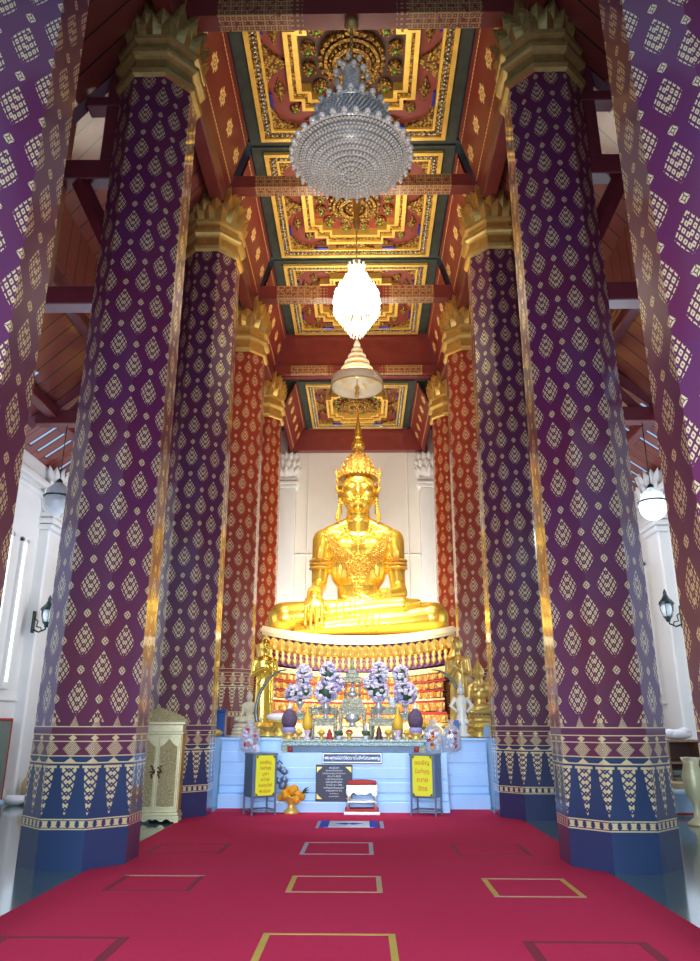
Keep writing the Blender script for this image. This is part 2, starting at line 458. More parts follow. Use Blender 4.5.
# back wall with panel mouldings
bw = MB(); bw.box(-7.4, 7.4, YB + .35, YB + .6, 0, 15.4)
struct(bw.build('wall_back', M['cream']))
mo = MB()
for z in (5.55, 8.0): mo.bbox(-2.6, 2.6, YB + .30, YB + .36, z - .02, z + .03)
for x in (-2.05, 2.05): mo.bbox(x - .025, x + .025, YB + .29, YB + .36, 1.3, 12.3)
struct(mo.build('trim_1', M['cream']))
def pilaster(x, y, top, label, wx, wy, face, z0=0):
    top -= z0
    t = thing('pilaster', (x, y, z0), label, 'pilaster', 'white wall pilasters')
    sh = MB().bbox(-wx, wx, -wy, wy, 0, top - 1.6, .04)
    sh.build('shaft', M['cream2'], t)
    c = MB()
    for z, e in ((0, .06), (.14, .1), (.3, .05)): c.bbox(-wx - e, wx + e, -wy - e, wy + e, top - 1.6 + z, top - 1.6 + z + .12, .02)
    c.build('capital_moulding', M['cream2'], t)
    p = MB()
    for row, (zz, k) in enumerate(((.42, 1.1), (.72, 1.05), (1.02, .9))):
        for i in range(12):
            a = 2 * pi * (i + .5 * (row % 2)) / 12
            petal(p, Vector((cos(a) * wx * k, sin(a) * wy * k, top - 1.6 + zz)), a, max(.22, wx * .8), .52, .14)
    p.ball((0, 0, top - .95), (wx * .9, wy * .9, .6), 12, 8)
    p.build('lotus_petals', M['cream2'], t)
    return t
def petal(mb, base, ang, w, h, out, mi=0, tip=.12):
    """pointed lotus petal rising from base, bulging outwards along ang"""
    o = Vector((cos(ang), sin(ang), 0)); s_ = Vector((-sin(ang), cos(ang), 0)); u_ = Vector((0, 0, 1))
    vs = []; rows = 5
    for j in range(rows + 1):
        q = j / rows; ww = w / 2 * (sin(pi * (.22 + q * .78)) ** .7 if q < 1 else 0); 
        bo = out * sin(q * pi * .62) * .9 + tip * q ** 3 * .4
        for k in (-1, -.5, 0, .5, 1):
            vs.append(base + u_ * (h * q) + o * (bo - abs(k) ** 1.6 * .07 * w / .3 + (.02 if k == 0 else 0)) + s_ * (ww * k))
    fs = [(j * 5 + k, j * 5 + k + 1, (j + 1) * 5 + k + 1, (j + 1) * 5 + k) for j in range(rows) for k in range(4)]
    mb.add(vs, fs, mi, False)

pilaster(-2.95, YB + .1, 12.3, 'white lotus-topped pilaster on back wall left of the big gold statue', .42, .22, 1, ZP)['group'] = 'white pilasters behind the statue'
pilaster(2.95, YB + .1, 12.3, 'white lotus-topped pilaster on back wall right of the big gold statue', .42, .22, 1, ZP)['group'] = 'white pilasters behind the statue'
for (sx, yy, lb) in ((-1, 16.9, 'white wall pilaster on the left aisle wall, behind the second column'), (1, 17.2, 'white wall pilaster on the right aisle wall carrying the iron lantern'),
                     (-1, 12.6, 'white wall pilaster on the left aisle wall nearest the camera'), (1, 12.6, 'white wall pilaster on the right aisle wall nearest the camera')):
    pilaster(sx * 7.3, yy, 7.5, lb, .16, .38, 0)

# slit windows in the side walls
wn = 0
for sx in (-1, 1):
    for yy in (9.2, 10.2, 14.2, 15.1, 15.8, 18.6, 19.3, 20.2):
        wn += 1
        w_ = struct(bpy.data.objects.new('window_%d' % wn, None)); COL.objects.link(w_); w_.location = (sx * 7.37, yy, 0)
        MB().box(-.03, .03, -.075, .075, 2.4, 5.4).build('pane', M['pane'], w_)
        fr = MB()
        for a, b_ in ((-.14, -.075), (.075, .14)): fr.bbox(-.05, .05, a, b_, 2.3, 5.5, .01)
        fr.bbox(-.05, .05, -.14, .14, 5.4, 5.52, .01); fr.bbox(-.06, .06, -.16, .16, 2.25, 2.4, .01)
        fr.build('window_frame', M['cream2'], w_)
for k, sx in enumerate((-1, 1)):
    struct(MB().bbox(sx * 7.40 - .05, sx * 7.40 + .05, -6, 29, 2.02, 2.08, .01).bbox(sx * 7.40 - .07, sx * 7.40 + .07, -6, 29, 0, .25, .01).build('baseboard_left' if sx < 0 else 'baseboard_right', M['cream2']))
    struct(MB().bbox(sx * 7.4 - .12, sx * 7.4 + .12, -6, 29, 6.62, 6.72, .02).bbox(sx * 7.4 - .16, sx * 7.4 + .16, -6, 29, 6.85, 7.0, .02).build('trim_%d' % (2 + k), M['cream2']))

# aisle roof of boards, with an open slatted strip near the eaves
def roof_side(sx, nm):
    mb = MB(); y0, y1 = 1.0, 29
    def strip(xa, za, xb, zb, ya=y0, yb=y1, th=.05):
        vs = [(sx * xa, ya, za), (sx * xa, yb, za), (sx * xb, yb, zb), (sx * xb, ya, zb)]
        vs += [(x, y, z + th) for x, y, z in vs]
        mb.add(vs, [(0, 1, 2, 3), (7, 6, 5, 4), (0, 4, 5, 1), (1, 5, 6, 2), (2, 6, 7, 3), (3, 7, 4, 0)])
    strip(8.1, 6.9, 7.3, 7.5)
    strip(6.3, 8.25, 5.2, 9.35); strip(5.22, 9.3, 5.20, 10.5); strip(5.6, 10.2, 3.2, 13.4)
    y = y0
    while y < y1:
        strip(7.3, 7.5, 6.3, 8.25, y, y + .29 + .11 * (random.random() > .45), .04); y += .42
    # first lower tier close to camera so the gap does not leak everywhere
    return struct(mb.build(nm, M['boards']))
roof_side(-1, 'ceiling_left_aisle'); roof_side(1, 'ceiling_right_aisle')
struct(MB().box(-3.6, 3.6, 1, 29.0, 16.4, 16.5).build('ceiling', M['dark_brown']))

# ------------------------------------------------------------------ columns
def shaft(H, mat, parent):
    mb = MB(); nz = 24
    for f in range(8):
        a0 = -pi / 2 - pi / 8 + f * pi / 4; a1 = a0 + pi / 4
        for j in range(nz):
            q = []
            for (a, uu, jj) in ((a0, f, j), (a1, f + 1, j), (a1, f + 1, j + 1), (a0, f, j + 1)):
                z = H * jj / nz; r = (.646 - .057 * jj / nz) / cos(pi / 8)
                q.append(((r * cos(a), r * sin(a), z), (uu, z)))
            mb.add([p for p, _ in q], [(0, 1, 2, 3)], uvs=[[w_ for _, w_ in q]])
    bot = [(.646 / cos(pi / 8) * cos(-pi / 8 * 5 + k * pi / 4), .646 / cos(pi / 8) * sin(-pi / 8 * 5 + k * pi / 4), 0) for k in range(8)]
    return mb.build('shaft', mat, parent)
def capital(parent, z, mats):
    ring = MB()
    prof = [(.585, -.03), (.655, 0), (.68, .07), (.665, .12), (.605, .15), (.60, .33), (.655, .36), (.70, .40), (.715, .46), (.68, .50), (.62, .53), (.61, .66), (.68, .70), (.70, .76), (.62, .80)]
    ring.lathe([(r, z + h) for r, h in prof], 8, rot=pi / 8, sm=False, apothem=True)
    ring.build('capital_ring', mats[0], parent)
    core = MB(); core.lathe([(.60, z + .7), (.66, z + .95), (.62, z + 1.3), (.42, z + 1.7), (.20, z + 2.0), (.05, z + 2.15)], 12)
    core.build('bud_core', mats[1], parent)
    for (h, r, n, w_, hh, out) in ((.74, .62, 16, .32, .44, .12), (.92, .63, 16, .32, .48, .10), (1.10, .58, 14, .32, .50, .08), (1.30, .49, 12, .30, .50, .06), (1.50, .38, 10, .28, .50, .04), (1.72, .24, 8, .24, .46, .02)):
        p = MB(); k0 = random.random()
        for i in range(n):
            a = 2 * pi * (i + (.5 if h in (.92, 1.30, 1.72) else 0)) / n
            petal(p, Vector((cos(a) * r, sin(a) * r, z + h)), a, w_, hh, out)
        p.build('petal_row', mats[1], parent)
side_n = {-1: 'left', 1: 'right'}
ord_ = ['nearest', 'second', 'third', 'fourth', 'fifth']
desc = [('patterned purple lacquer column cut off by the %s edge of the photo', ''),
        ('broad purple and gold octagonal column beside the carpet, second on the %s', ''),
        ('third column on the %s, purple gilt lacquer beside the pale marble platform', ''),
        ('warmly lit gold-stencilled column rising from the platform, fourth on the %s', ''),
        ('warmly lit column beside the big gold statue, farthest of the %s row', '')]
for sx in (-1, 1):
    for i, Y in enumerate(YS):
        zb = ZP if i >= 3 else 0
        t = thing('temple_column', (sx * W, Y, zb), desc[i][0] % side_n[sx], 'column', 'gilt lacquer columns along the nave')
        shaft(HC - zb, M['lacquer'] if i < 2 else M['lacquer3'] if i == 2 else M['lacquer_warmlit'], t)
        g = M['gold_leaf'] if i > 1 else M['gold_dim']  # nearer capitals get the dimmer gold
        capital(t, HC - zb, (g, g))

# ------------------------------------------------------------------ nave ceiling
def rot_n(poly): return poly
def stepped(k):
    """twelve-cornered redented outline in unit square, scaled k"""
    q = [(.86, .56), (.70, .56), (.70, .74), (.50, .74), (.50, .92)]
    P_ = []
    for sx, sy, rev in ((1, 1, 0), (-1, 1, 1), (-1, -1, 0), (1, -1, 1)):
        a = [(x * sx * k, y * sy * k) for x, y in q]
        P_ += a[::-1] if rev else a
    return P_
def coffer(yc, z, hx, hy, label, mid):
    t = thing('ceiling_coffer', (0, yc, z), label, 'ceiling coffer', 'carved gilt ceiling coffers')
    FX, FY = hx * .885, hy * .93
    def R_(kx, ky=None): ky = ky or kx; return [(-FX * kx, -FY * ky), (FX * kx, -FY * ky), (FX * kx, FY * ky), (-FX * kx, FY * ky)]
    MB().ring([(-hx, -hy), (hx, -hy), (hx, hy), (-hx, hy)], R_(1), -.02, .25).build('dark_border', M['dark_green'], t)
    MB().ring(R_(1), R_(.955), -.10, .2).ring(R_(.875), R_(.85), -.06, .2).build('outer_frame', M['gold_flat'], t)
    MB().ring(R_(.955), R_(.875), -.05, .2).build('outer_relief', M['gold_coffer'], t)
    bd = MB()
    for i in range(34):
        q = -1 + 2 * (i + .5) / 34
        for s_ in (-1, 1):
            bd.ball((s_ * FX * .915, q * FY * .9, -.07), .035, 6, 4); bd.ball((q * FX * .9, s_ * FY * .915, -.07), .035, 6, 4)
    bd.build('mirror_beads', M['glassbead'], t)['kind'] = 'stuff'
    for s_ in (-1, 1):
        for q in (-.45, .45):
            MB().bbox(s_ * FX * .83 - .03, s_ * FX * .83 + .03, q * FY - .20, q * FY + .20, -.05, .02).build('blue_inlay', M['bluebead'], t)
            MB().bbox(q * FX - .20, q * FX + .20, s_ * FY * .84 - .03, s_ * FY * .84 + .03, -.05, .02).build('blue_inlay', M['bluebead'], t)
    MB().ring(R_(.87), R_(.56), .10, .2).build('red_field', M['crevice_red'], t)
    # spandrels: pointed gilt tongues from mid sides and corners, leaf-shaped lozenges between
    sp = MB()
    def tongue(cx, cy, dx, dy, L, Wd):
        d = Vector((dx, dy)); n_ = Vector((-dy, dx)); pts = []
        for k in range(9):
            q = -1 + k / 4; pts.append(Vector((cx, cy)) + n_ * (Wd * q) + d * (L * (1 - abs(q)) ** 1.7))
        pts = [tuple(p) for p in pts]
        sp.prism(pts, .0, .12)
    for s_ in (-1, 1):
        tongue(s_ * FX * .85, 0, -s_, 0, FX * .24, FY * .26); tongue(0, s_ * FY * .85, 0, -s_, FY * .22, FX * .26)
        for r_ in (-1, 1):
            c = Vector((s_ * FX * .85, r_ * FY * .85)); a = .34
            pts = [c, c + Vector((-s_ * FX * a, 0)), c + Vector((-s_ * FX * a * .42, -r_ * FY * a * .2)), c + Vector((-s_ * FX * a * .3, -r_ * FY * a * .3)), c + Vector((-s_ * FX * a * .2, -r_ * FY * a * .42)), c + Vector((0, -r_ * FY * a))]
            sp.prism([tuple(p) for p in pts], .0, .12)
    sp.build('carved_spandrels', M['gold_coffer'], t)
    for s_ in (-1, 1):
        for q in (-.36, .36):
            for (cx, cy, wx, wy) in ((s_ * FX * .735, q * FY, .13, .36), (q * FX, s_ * FY * .76, .36, .12)):
                d = MB(); d.add([(cx - wx, cy, .06), (cx, cy - wy, .06), (cx + wx, cy, .06), (cx, cy + wy, .06), (cx, cy, -.05)], [(0, 1, 4), (1, 2, 4), (2, 3, 4), (3, 0, 4)])
                d.build('gilt_lozenge', M['gold_coffer'], t)
    S = lambda k: [(x * FX * .74, y * FY * .74) for x, y in stepped(k)]
    MB().ring(S(1.0), S(.93), -.12, .2).ring(S(.88), S(.80), -.02, .25).build('stepped_frame', M['gold_flat'], t)
    MB().ring(S(.93), S(.88), -.05, .2).build('stepped_relief', M['gold_coffer'], t)
    MB().prism(R_(.62), .22, .30).build('inner_field', M['dark_brown'] if mid else M['crevice_red'], t)
    rad = min(FX, FY)
    for i in range(12):
        a = 2 * pi * (i + .5) / 12; r_ = MB(); cx, cy = cos(a) * rad * .455, sin(a) * rad * .455
        if i % 3 == 1 and True: cx *= 1.06; cy *= 1.06
        r_.lathe([(.03, .06), (.14, .10), (.15, .2), (.155, .22)], 14, (cx, cy, 0))
        for k in range(10):
            aa = 2 * pi * k / 10; r_.ball((cx + cos(aa) * .14, cy + sin(aa) * .14, .10), (.035, .035, .03), 6, 4)
        o = r_.build('rosette', M['gold_coffer'], t)
        MB().ball((cx, cy, .03), (.048, .048, .04), 8, 5).build('green_jewel', M['greenjewel'], o)
    for sx in (-1, 1):
        for sy in (-1, 1):
            cx, cy = sx * FX * .60, sy * FY * .60
            r_ = MB().lathe([(.03, .0), (.12, .03), (.13, .1), (.14, .15)], 12, (cx, cy, 0)); o = r_.build('rosette', M['gold_coffer'], t)
            MB().ball((cx, cy, -.02), (.04, .04, .03), 8, 5).build('green_jewel', M['greenjewel'], o)
    md = MB()
    for r0, r1, z0 in ((.34, .30, .05), (.285, .25, .0), (.20, .15, -.05)):
        md.lathe([(rad * r1, z0 + .2), (rad * r1, z0), (rad * r0, z0), (rad * r0, z0 + .2)], 32, caps=False, sm=False)
    for k in range(24):
        a = 2 * pi * k / 24
        md.ball((cos(a) * rad * .32, sin(a) * rad * .32, .04), (.05, .05, .06), 6, 4)
        md.ball((cos(a) * rad * .225, sin(a) * rad * .225, .02), (.05, .05, .1), 6, 4)
    md.lathe([(rad * .14, .2), (rad * .12, -.04), (rad * .05, -.16), (.02, -.28)], 20)
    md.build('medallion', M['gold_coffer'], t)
    return t
coffer(12.12, 15.1, 2.52, 2.28, 'gilt coffer with green jewels directly above the unlit crystal chandelier', True)
coffer(16.78, 15.1, 2.52, 2.28, 'gilt ceiling coffer second from the front, behind the first lattice beam', False)
coffer(21.44, 15.1, 2.52, 2.28, 'gilt ceiling coffer above the brightly lit chandelier, third from the front', False)
coffer(26.15, 13.32, 2.10, 2.22, 'farthest and lowest gilt ceiling coffer, above the crowned statue', False)
# red boards joining coffers to the sides
struct(MB().box(-2.75, -2.5, 4, 24, 15.2, 15.3).box(2.5, 2.75, 4, 24, 15.2, 15.3).box(-2.6, 2.6, 14.36, 14.54, 15.12, 15.4).box(-2.6, 2.6, 19.02, 19.2, 15.12, 15.4).box(-2.6, 2.6, 1.2, 9.84, 15.15, 15.3).build('trim_4', M['dark_green']))
struct(MB().box(-3.4, -2.09, 23.9, 28.7, 13.36, 13.45).box(2.09, 3.4, 23.9, 28.7, 13.36, 13.45).build('trim_5', M['dark_green']))

# cove panels between the columns
pn = ['nearest the camera, beside the column tops', 'between second and third columns', 'between third and fourth columns', 'between fourth and fifth columns', 'above the statue, beside the back wall']
for sx in (-1, 1):
    for i in range(5):
        y0 = YS[i] + .25; y1 = y0 + B - .5
        if i == 4: zt, zb, xt, xb = 13.4, 12.2, 2.15, 2.72
        else: zt, zb, xt, xb = 15.05, 13.55, 2.55, 2.98
        mb = MB()
        q = [(sx * xb, y0, zb), (sx * xb, y1, zb), (sx * xt, y1, zt), (sx * xt, y0, zt)]
        mb.add(q, [(0, 1, 2, 3)], uvs=[[(0, 0), (y1 - y0, 0), (y1 - y0, 1), (0, 1)]])
        q2 = [(x + sx * .06, y, z) for x, y, z in q]
        mb.add(q2, [(3, 2, 1, 0)], uvs=[[(0, 0)] * 4])
        o = mb.build('cove_panel', M['panel'])
        if i == 0: pass
        tag(o, 'sloping red panel with gold flowers on the %s, %s' % (side_n[sx], pn[i]), 'panel', 'red flowered cove panels')
for sx in (-1, 1):
    o = MB().bbox(sx * 3.12 - .16, sx * 3.12 + .16, 1.5, 23.7, 12.95, 13.5, .03).build('plate_beam', M['red_wood'])
    tag(o, 'long red beam running along the column tops on the %s side' % side_n[sx], 'beam', 'long red plate beams')
# transverse beams
def xbeam(y, z0, z1, label, hw=3.3, d=.16, name='tie_beam', mat=None):
    mb = MB()
    for (a, b_) in ((-hw, 0), (0, hw)):
        mb.add([(a, y - d, z0), (b_, y - d, z0), (b_, y - d, z1), (a, y - d, z1)], [(0, 1, 2, 3)], uvs=[[(a, 0), (b_, 0), (b_, z1 - z0), (a, z1 - z0)]])
        mb.add([(a, y + d, z0), (b_, y + d, z0), (b_, y - d, z0), (a, y - d, z0)], [(0, 1, 2, 3)], uvs=[[(a, 2 * d), (b_, 2 * d), (b_, 0), (a, 0)]])
        mb.add([(b_, y + d, z0), (a, y + d, z0), (a, y + d, z1), (b_, y + d, z1)], [(0, 1, 2, 3)], uvs=[[(b_, 0), (a, 0), (a, z1 - z0), (b_, z1 - z0)]])
        mb.add([(a, y - d, z1), (b_, y - d, z1), (b_, y + d, z1), (a, y + d, z1)], [(0, 1, 2, 3)], uvs=[[(0, 0)] * 4])
    return tag(mb.build(name, mat or M['lattice']), label, 'beam', 'cross beams over the nave')
xbeam(YS[1], 13.47, 14.0, 'red cross beam with gold lattice at the top edge of the photo')
xbeam(YS[2], 13.72, 14.05, 'thin red lattice beam crossing below the unlit chandelier, second from front')
xbeam(YS[3], 13.62, 14.05, 'red lattice cross beam behind the lit chandelier')
xbeam(YS[4] + .05, 13.38, 15.1, 'deep red cross beam above the tiered parasol', mat=M['red_wood'])
xbeam(YS[4] - .22, 13.40, 13.72, 'narrow lattice beam fixed before the deep red beam above the parasol', d=.07)
xbeam(YB + .12, 12.35, 13.30, 'plain red beam along the top of the cream back wall', hw=2.9, mat=M['red_wood'])

# aisle trusses: horizontals, post, brace, rafters — one thing each
tn = ['nearest', 'second', 'third', 'fourth', 'fifth']
for sx in (-1, 1):
    for i in range(0, 5):
        Y = YS[i]
        t = thing('aisle_truss', (sx * W, Y, 0), 'maroon timber roof truss in the %s aisle, %s from the camera' % (side_n[sx], tn[i]) if i else 'maroon timber roof truss in the %s aisle, nearest the camera' % side_n[sx], 'roof truss', 'maroon aisle roof trusses')
        def hb(z0, z1, xo, nm='tie'):
            MB().bbox(min(sx * .5, sx * xo), max(sx * .5, sx * xo), -.14, .14, z0, z1, .015).build('crossbar', M['aisle_wood'], t)
        hb(7.66, 7.98, 3.55); hb(10.0, 10.38, 2.1); hb(11.5, 11.7, 1.2)
        MB().bbox(sx * 1.55 - .12, sx * 1.55 + .12, -.12, .12, 7.9, 11.5, .015).build('post', M['aisle_wood'], t)
        MB().bbox(sx * .75 - .11, sx * .75 + .11, -.11, .11, 10.3, 12.7, .015).build('post', M['aisle_wood'], t)
        def bar(p, q, r_=.11): MB().tube([p, q], r_ * 1.3, 4, sm=False).build('rafter', M['aisle_wood'], t)
        bar((sx * 3.75, 0, 7.7), (sx * 1.9, 0, 9.25)); bar((sx * 2.1, 0, 10.5), (sx * .4, 0, 12.9))
        bar((sx * 1.20, 0, 10.1), (sx * .45, 0, 8.6), .11); bar((sx * 2.9, 0, 7.9), (sx * 1.7, 0, 9.3), .08)
    for k, (xo, z0, nm) in enumerate(((5.35, 9.0, 'upper'), (6.45, 7.78, 'lower'))):
        o = MB().bbox(sx * xo - .11, sx * xo + .11, 1.5, 28.4, z0, z0 + .24, .02).build('purlin', M['aisle_wood'])
        tag(o, '%s long maroon purlin under the %s aisle roof' % (nm, side_n[sx]), 'beam')

# ------------------------------------------------------------------ carpet with notches round columns
XC = 2.93
def edge(sx):
    pts = [(sx * XC, 1.5)]
    for Y in YS[:3]:
        a = .646; tt = a * tan(pi / 8)
        pts += [(sx * XC, Y - a + .045), (sx * (W - a - .0), Y - tt), (sx * (W - a), Y + tt), (sx * XC, Y + a - .045)] if Y < 14 else [(sx * XC, Y - a + .045), (sx * (W - a), Y - tt), (sx * (W - a), Y + tt)]
    return pts
L_ = edge(-1); R_ = edge(1)
poly = L_ + [(-2.62, 15.40), (-1.87, 15.40), (-1.87, 14.78), (1.81, 14.78), (1.81, 15.40), (2.62, 15.40)] + R_[::-1]
ca = MB().prism(poly, 0, .015).build('carpet', M['carpet'])
tag(ca, 'wide crimson carpet running down the nave between the columns', 'carpet')

def tape(xa, xb, y0, y1, mats, label, w_=.055, skew=0.0):
    z = .0155; t = thing('tape_outline', ((xa + xb) / 2, (y0 + y1) / 2, z), label, 'floor tape', 'taped rectangles on the carpet')
    hx, hy = (xb - xa) / 2, (y1 - y0) / 2
    segs = [(-hx, hx, hy - w_ * .7, hy), (-hx, hx, -hy, -hy + w_ * .7), (-hx, -hx + w_, -hy + w_ * .7, hy - w_ * .7), (hx - w_, hx, -hy + w_ * .7, hy - w_ * .7)]
    for s_, m_ in zip(segs, mats): MB().box(s_[0], s_[1], s_[2], s_[3], 0, .002).build('tape_strip', m_, t)
y_, b_, g_, d_ = M['tapeY'], M['tapeB'], M['tapeG'], M['tapeD']
tape(-.60, .44, 5.55, 6.60, (y_, y_, y_, y_), 'yellow taped rectangle in the middle of the carpet, nearest the camera')
tape(-.58, .38, 8.07, 8.88, (b_, b_, y_, b_), 'beige taped rectangle in the carpet middle, second from the camera')
tape(-.62, .32, 10.25, 11.22, (g_, g_, g_, g_), 'pale grey taped rectangle on the carpet before the blue mat')
tape(1.45, 2.33, 7.92, 8.80, (b_, b_, y_, y_), 'olive yellow taped rectangle on the right of the carpet')
tape(-2.40, -1.53, 8.07, 8.87, (b_, d_, d_, d_), 'left taped rectangle, dark sides with one beige far edge')
tape(1.38, 2.33, 10.22, 11.16, (d_,) * 4, 'faint dark tape outline near the right second column')
tape(-2.60, -1.63, 10.25, 11.05, (d_,) * 4, 'faint dark tape outline near the left second column', )
tape(1.40, 2.34, 5.5, 6.42, (d_,) * 4, 'faint dark tape outline at the bottom right of the carpet', .08)
tape(-2.63, -1.62, 5.5, 6.46, (d_,) * 4, 'faint dark tape outline at the bottom left of the carpet', .08)

# prayer mat
t = thing('prayer_mat', (-.04, 13.1, .016), 'small blue and silver mat lying on the carpet before the stool', 'mat')
MB().bbox(-.40, .40, -.36, .36, 0, .012, .004).build('woven_field', M['silver'], t)
MB().bbox(-.47, -.33, -.36, .36, .002, .018, .004).bbox(.33, .47, -.36, .36, .002, .018, .004).build('blue_border', M['royal'], t)
MB().prism([(-.22, 0), (-.06, -.1), (0, -.02), (.06, -.1), (.22, 0), (.06, .1), (0, .02), (-.06, .1)], .012, .016).build('blue_motif', M['royal'], t)
t = thing('tape_outline', (-.04, 13.1, .0156), 'pale tape frame around the small blue mat', 'floor tape', 'taped rectangles on the carpet')
MB().box(-.53, -.48, -.42, .42, 0, .002).box(.50, .56, -.42, .42, 0, .002).build('tape_strip', g_, t)

# ------------------------------------------------------------------ marble platform
def stepped_front(mb, x0, x1, y, yb, top, courses, off=.02):
    z = 0; k = 0
    for h in courses:
        mb.bbox(x0, x1, y + k * .012 + (0.02 if k % 2 else 0) - (.09 if k == 0 else 0), yb, z, z + h - .006, .012); mb.box(x0 + .01, x1 - .01, y + .06, yb, z, z + h); z += h; k += 1
t = thing('marble_platform', (0, 15.5, 0), 'pale marble platform of stacked courses under the altar', 'platform')
pm = MB(); cs = [.28, .14, .20, .22, .21, .26]
stepped_front(pm, -2.66, 2.66, .0, .5, ZP, cs)
pm.box(-4.1, 4.1, .45, 12.9, 0, ZP); pm.bbox(-2.66, 2.66, -.01, .6, ZP - .05, ZP, .01)
pm.build('main_block', M['marble'], t)
pm = MB(); stepped_front(pm, -1.86, 1.80, -.62, .0, 1.05, [.20, .14, .19, .05, .21, .26])
pm.build('centre_step', M['marble'], t)
# side return of platform behind columns is plaster
# wording plaques
def text_obj(body, size, loc, mat, parent, name='lettering', extr=.004, sx=1.0, align='CENTER'):
    c = bpy.data.curves.new(name, 'FONT'); c.body = body; c.size = size; c.align_x = align; c.align_y = 'CENTER'; c.extrude = extr; c.resolution_u = 3
    c.space_line = 1.0
    o = bpy.data.objects.new(name, c); COL.objects.link(o); bpy.context.view_layer.update()
    dg = bpy.context.evaluated_depsgraph_get(); me = bpy.data.meshes.new_from_object(o.evaluated_get(dg)); bpy.data.objects.remove(o)
    me.materials.clear(); me.materials.append(mat)
    me.transform(Matrix.Diagonal((sx, 1, 1, 1))); me.transform(Matrix.Rotation(pi / 2, 4, 'X'))
    n = bpy.data.objects.new(name, me); COL.objects.link(n); n.location = loc
    if parent: n.parent = parent
    return n

t = thing('stone_plaque', (-.36, 14.845, .20), 'dark stone plaque with pale Thai lettering leaning on the marble step', 'plaque')
t.rotation_euler = (-.0, 0, 0)
MB().bbox(-.345, .345, -.02, .02, 0, .64, .006).build('slab', M['plaque'], t)
cn = MB()
for sx in (-1, 1):
    for zz, sz in ((.60, -1), (.04, 1)):
        cn.prism([(sx * .325, zz), (sx * .325 - sx * .11, zz), (sx * .325 - sx * .07, zz + sz * .03), (sx * .325 - sx * .035, zz + sz * .06), (sx * .325, zz + sz * .1)], .021, .024, M4=Matrix.Rotation(pi / 2, 4, 'X'))
cn.build('gilt_corners', M['gold_flat'], t)
for k, (s_, w_) in enumerate((('พระอุโบสถ', .040), ('พระพุทธนิมิตวิชิตมาร', .033), ('โมลีศรีสรรเพชญบรมไตรโลกนาถ', .030), ('เปิดทุกวัน 08.00', .036), ('นมัสการพระประธาน', .036), ('สมัยกรุงศรีอยุธยา', .038), ('สร้างเมื่อ พ.ศ. 2046', .034), ('ขอเชิญร่วมทำบุญบูรณะ', .036), ('สาธุชนทุกท่าน สาธุ', .036), ('วัดหน้าพระเมรุ', .026), ('พระนครศรีอยุธยา', .024))):
    text_obj(s_, w_ * 1.15, (0, -.024, .585 - k * .050), M['white_ink'], t, extr=.001)
t = thing('name_plaque', (-.02, 14.83, .865), 'long blue plaque with silver lettering fixed at the top of the marble step', 'plaque')
MB().bbox(-.57, .57, -.02, .03, 0, .19, .008).build('board', M['blue_plaque'], t)
MB().ring([(-.56, .01), (.56, .01), (.56, .18), (-.56, .18)], [(-.545, .025), (.545, .025), (.545, .165), (-.545, .165)], .02, .024, M4=Matrix.Rotation(pi / 2, 4, 'X')).build('silver_border', M['silver'], t)
text_obj('พระพุทธนิมิตวิชิตมารโมลีศรีสรรเพชญ', .085, (0, -.024, .095), M['silver'], t, extr=.002, sx=.82)

# ------------------------------------------------------------------ donation boxes
def donation_box(x, y, rz, lines, label, sgn):
    t = thing('donation_box', (x, y, .015), label, 'donation box', 'steel donation boxes with yellow signs', rz)
    w_, d, h0, h1 = .24, .21, .30, 1.04
    MB().bbox(-w_, w_, -d, d, h0, h1, .012).bbox(-w_ - .01, w_ + .01, -d - .01, d + .01, h1 - .03, h1 + .01, .008).build('cabinet', M['steel'], t)
    for sx in (-1, 1):
        for sy in (-1, 1):
            MB().bbox(sx * (w_ - .015) - .015, sx * (w_ - .015) + .015, sy * (d - .015) - .015, sy * (d - .015) + .015, 0, h0, .003).build('leg', M['steel'], t)
    MB().bbox(-w_, w_, -d, -d + .02, .07, .095, .003).bbox(-w_, w_, d - .02, d, .07, .095, .003).bbox(-w_, -w_ + .02, -d, d, .07, .095, .003).bbox(w_ - .02, w_, -d, d, .07, .095, .003).build('foot_rail', M['steel'], t)
    sg = MB().bbox(-.185, .185, -d - .022, -d - .004, h0 + .03, h1 - .03, .004).build('yellow_sign', M['yellow'], t)
    q = MB()
    for sx in (-1, 1):
        for zz in (h0 + .05, h1 - .05):
            s2 = 1 if zz > .6 else -1
            q.prism([(sx * .18, zz + s2 * .015), (sx * .135, zz + s2 * .015), (sx * .155, zz - s2 * .012), (sx * .18, zz - s2 * .035)], d + .023, d + .025, M4=Matrix.Rotation(pi / 2, 4, 'X'))
    q.build('corner_motif', M['brown'], sg)
    n = len(lines); span = (h1 - h0 - .16)
    for k, s_ in enumerate(lines):
        text_obj(s_, .082 if n > 4 else .105, (0, -d - .023, h1 - .13 - k * span / n - .02), M['red_ink'], sg, extr=.002, sx=min(1.0, 4.6 / max(3, len(s_.encode('utf8')) / 3 * .8)))
    return t
donation_box(-1.70, 14.44, .52, ['ขอเชิญ', 'ร่วมทำบุญ', 'บูชา', 'ถวาย', 'หลอดไฟ', 'พระอุโบสถ'], 'grey steel donation box with six-line yellow sign, left of the marigold bowl', 1)
donation_box(1.34, 14.46, -.36, ['ขอเชิญ', 'ร่วมทำบุญ', 'ถวาย', 'ฉัตร'], 'grey steel donation box with four-line yellow sign, right of the stool', 1)
